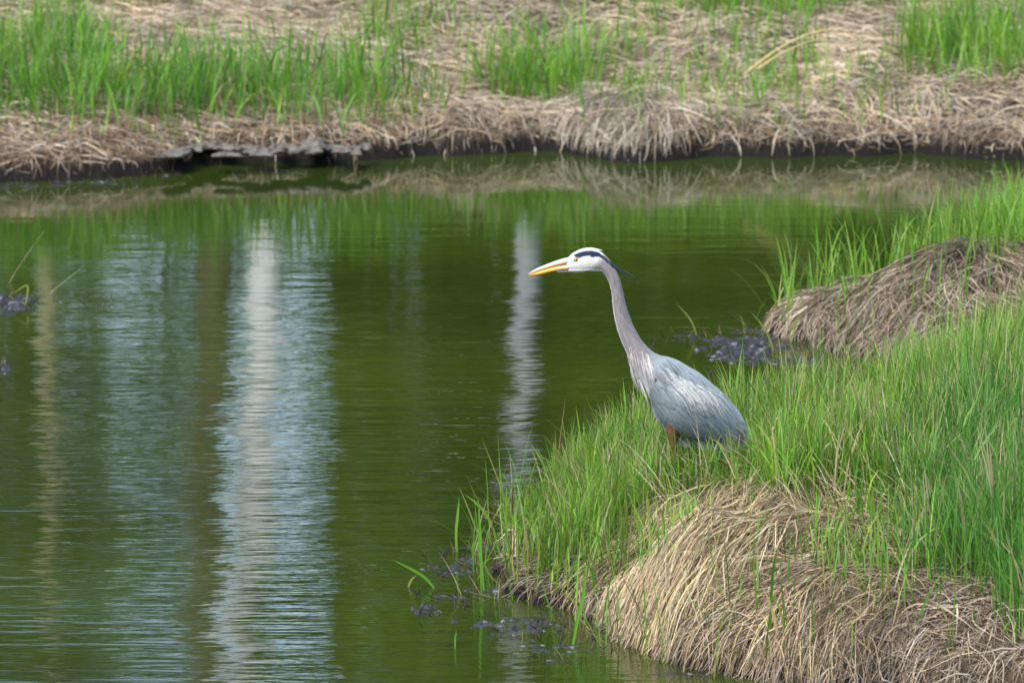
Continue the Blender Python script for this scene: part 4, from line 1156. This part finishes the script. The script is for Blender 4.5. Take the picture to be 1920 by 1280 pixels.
for u, v, s in ((828, 1045, [(6, -10), (14, -16)]), (838, 1042, [(-8, -8), (-16, -18)]), (868, 1042, [(5, -6), (14, -10)]), (818, 1078, [(-8, -18), (-18, -34), (-30, -40)]), (826, 1082, [(12, -8), (24, -12)]),
                (850, 1080, [(-6, -10), (-4, -22)]), (880, 1085, [(6, -12), (4, -24)]), (925, 1078, [(4, -14), (10, -22)]), (785, 1118, [(2, -6), (0, -10)]), (853, 1135, [(-1, -10), (1, -16)]), (868, 1140, [(6, -8), (2, -16)]),
                (795, 1150, [(-2, -12), (4, -26)]), (802, 1152, [(6, -8), (10, -16)]), (940, 1190, [(-10, -14), (-22, -26)]), (848, 1208, [(4, -4), (10, -2)]), (1010, 1200, [(-4, -20), (-2, -46)]), (1050, 1205, [(8, -24), (16, -46)])):
    twig(u, v, s, 0.0035, lT, gT)
lT2 = 'dark twig poking from the mud of the inlet behind the heron'; gT2 = 'dark twigs in the inlet'
for u, v, s in ((1172, 655, [(3, -8), (2, -14)]), (1224, 650, [(4, -10), (2, -18)]), (1335, 655, [(-4, -10), (-2, -20)]), (1360, 668, [(6, -12), (10, -20)]), (1385, 700, [(-3, -8), (2, -16)]), (1330, 704, [(2, -8), (6, -14)]), (1430, 640, [(4, -12), (12, -18)]), (1300, 640, [(5, -6), (10, -8)])):
    twig(u, v, s, 0.0035, lT2, gT2)
twig(95, 552, [(10, -12), (28, -26), (56, -48)], 0.0022, 'bent dry stem rising from a dark foot beside the big mud clump', None, M_TAN, 0, 'dry_stem')
twig(18, 530, [(20, -34), (42, -66), (66, -98)], 0.0018, 'long thin straw stem leaning over the big mud clump', None, M_TAN, 0, 'dry_stem')
twig(155, 568, [(6, -8), (16, -20)], 0.004, 'short forked twig in open water past the bent dry stem', None, M_TWIG, 1)
twig(183, 580, [(0, -8), (-1, -18)], 0.004, 'short upright twig with a white fleck in open water', None, M_TWIG, 0)
twig(60, 568, [(6, -6), (14, -10)], 0.004, 'dark splinter lying on the big mud clump', None, M_TWIG, 2)
twig(10, 700, [(2, -16), (4, -26)], 0.004, 'crooked twig standing in the lone dark mud clump', None, M_TWIG, 2)

# green stems standing in the water or leaning over it
def leaf_stem(pts, w, label, colr, name='water_stem', depth=0.0):
    b = on_z(*pts[0])
    P3 = np.array([[b[0], b[1], -0.03]] + [list(on_y(u, v, b[1] + depth)) for u, v in pts[1:]])
    P3[0] = [b[0], b[1], -0.02]
    C = catmull(P3, 5); k = len(C); s = np.linspace(0, 1, k)
    Tn = np.gradient(C, axis=0); sd = np.cross(Tn, [0.15, 1, 0.1]); sd /= np.linalg.norm(sd, axis=1, keepdims=True)
    hw = (w * 0.5 * PXM * np.clip((0.5 + s) * (1 - s ** 2.5), 0.06, 1))[:, None]
    V = np.stack([C - sd * hw, C + [0, 0.0015, 0], C + sd * hw], 1).reshape(-1, 3)
    o = np_mesh(name, V, grid_faces(k, 3), M_GRASS, origin=b, col=np.tile(np.asarray(colr, float), (len(V), 1)))
    tag(o, label, 'stem')
G1, G2, G3 = (0.13, 0.32, 0.03), (0.17, 0.33, 0.04), (0.24, 0.29, 0.06)
leaf_stem([(822, 1102), (800, 1085), (775, 1068), (735, 1048)], 7, 'green leaf leaning low over the water off the bank tip', G1)
leaf_stem([(762, 1100), (770, 1088), (782, 1076)], 5, 'short yellowed leaf beside the low leaning green leaf', G3)
leaf_stem([(857, 1034), (855, 1000), (858, 965), (861, 930)], 7, 'single upright blade rising from the water before the grass', G2)
leaf_stem([(908, 1108), (902, 1050), (900, 1000), (897, 930)], 7, 'tall blade bordering the bank tip mud mats', G1)
leaf_stem([(940, 1040), (920, 980), (895, 945), (870, 925)], 6, 'thin blade arching out from the bank tip', G2)
leaf_stem([(854, 1215), (853, 1200), (856, 1180)], 4, 'tiny green shoot in open water below the mud mats', G1)
leaf_stem([(1072, 1208), (1085, 1150), (1095, 1110), (1096, 1060)], 8, 'broad green blade standing against the straw drape', G1)
leaf_stem([(1452, 660), (1445, 640), (1430, 610), (1408, 585)], 5, 'pale green blade curving over the inlet mud', G3)
leaf_stem([(1480, 640), (1492, 610), (1500, 590)], 6, 'short yellow green blade on the inlet mud', G3)
leaf_stem([(1530, 600), (1533, 500), (1533, 460), (1529, 410)], 6, 'tall straight blade above the low end of the hummock', G2)
leaf_stem([(1310, 630), (1295, 600), (1268, 568)], 4, 'thin yellow blade leaning over the glistening inlet mud', G3)
leaf_stem([(45, 572), (52, 545), (48, 535), (22, 552)], 5, 'folded yellow leaf on the big mud clump', G3)

# crumbly grey mud ledge along the far bank
def clay_mat():
    m, t, p = new_mat('dry_mud')
    tc = N(t, 'ShaderNodeTexCoord')
    nz = N(t, 'ShaderNodeTexNoise'); nz.inputs['Scale'].default_value = 30; nz.inputs['Detail'].default_value = 7
    r = N(t, 'ShaderNodeValToRGB')
    r.color_ramp.elements[0].position = 0.35; r.color_ramp.elements[0].color = (0.05, 0.042, 0.035, 1)
    r.color_ramp.elements[1].position = 0.62; r.color_ramp.elements[1].color = (0.19, 0.165, 0.135, 1)
    t.links.new(tc.outputs['Object'], nz.inputs['Vector']); t.links.new(nz.outputs['Fac'], r.inputs['Fac']); t.links.new(r.outputs[0], p.inputs['Base Color'])
    p.inputs['Roughness'].default_value = 0.85
    b = N(t, 'ShaderNodeBump'); b.inputs['Strength'].default_value = 1.0; b.inputs['Distance'].default_value = 0.02
    t.links.new(nz.outputs['Fac'], b.inputs['Height']); t.links.new(b.outputs[0], p.inputs['Normal'])
    return m
M_CLAY = clay_mat()
for i in range(20):
    u = 330 + 19 * i + rm.uniform(-16, 16); v = 290 - 0.014 * (u - 345) + rm.uniform(-16, 5)
    c = on_z(u, v, 0.085)
    rx_, ry_, rz_ = rm.uniform(0.02, 0.075), rm.uniform(0.04, 0.10), rm.uniform(0.010, 0.030)
    th = np.linspace(0, np.pi, 12)[:, None]; fi = np.linspace(0, 2 * np.pi, 20, endpoint=False)[None, :]
    sgn = lambda q, e: np.sign(q) * np.abs(q) ** e
    X = rx_ * sgn(np.sin(th), 0.7) * sgn(np.cos(fi), 0.8); Y = ry_ * sgn(np.sin(th), 0.7) * sgn(np.sin(fi), 0.8); Z = rz_ * sgn(np.cos(th), 0.7) + 0 * fi
    nn = 1 + 1.1 * vnoise(X + i, Y + Z * 2, 0.04, 200 + i)
    X, Y, Z = X * nn, Y * nn, Z * (1 + 0.8 * vnoise(X + i, Y, 0.03, 230 + i))
    o = np_mesh('mud_clod', np.stack([c[0] + X, c[1] + 0.05 + Y, c[2] + Z], -1).reshape(-1, 3), grid_faces(12, 20, True), M_CLAY, origin=np.array([c[0], c[1] + 0.05, c[2] - rz_]))
    tag(o, 'crumbly grey mud clod of the bare ledge below the far grass swath', 'mud', 'grey mud clods along the far bank ledge')
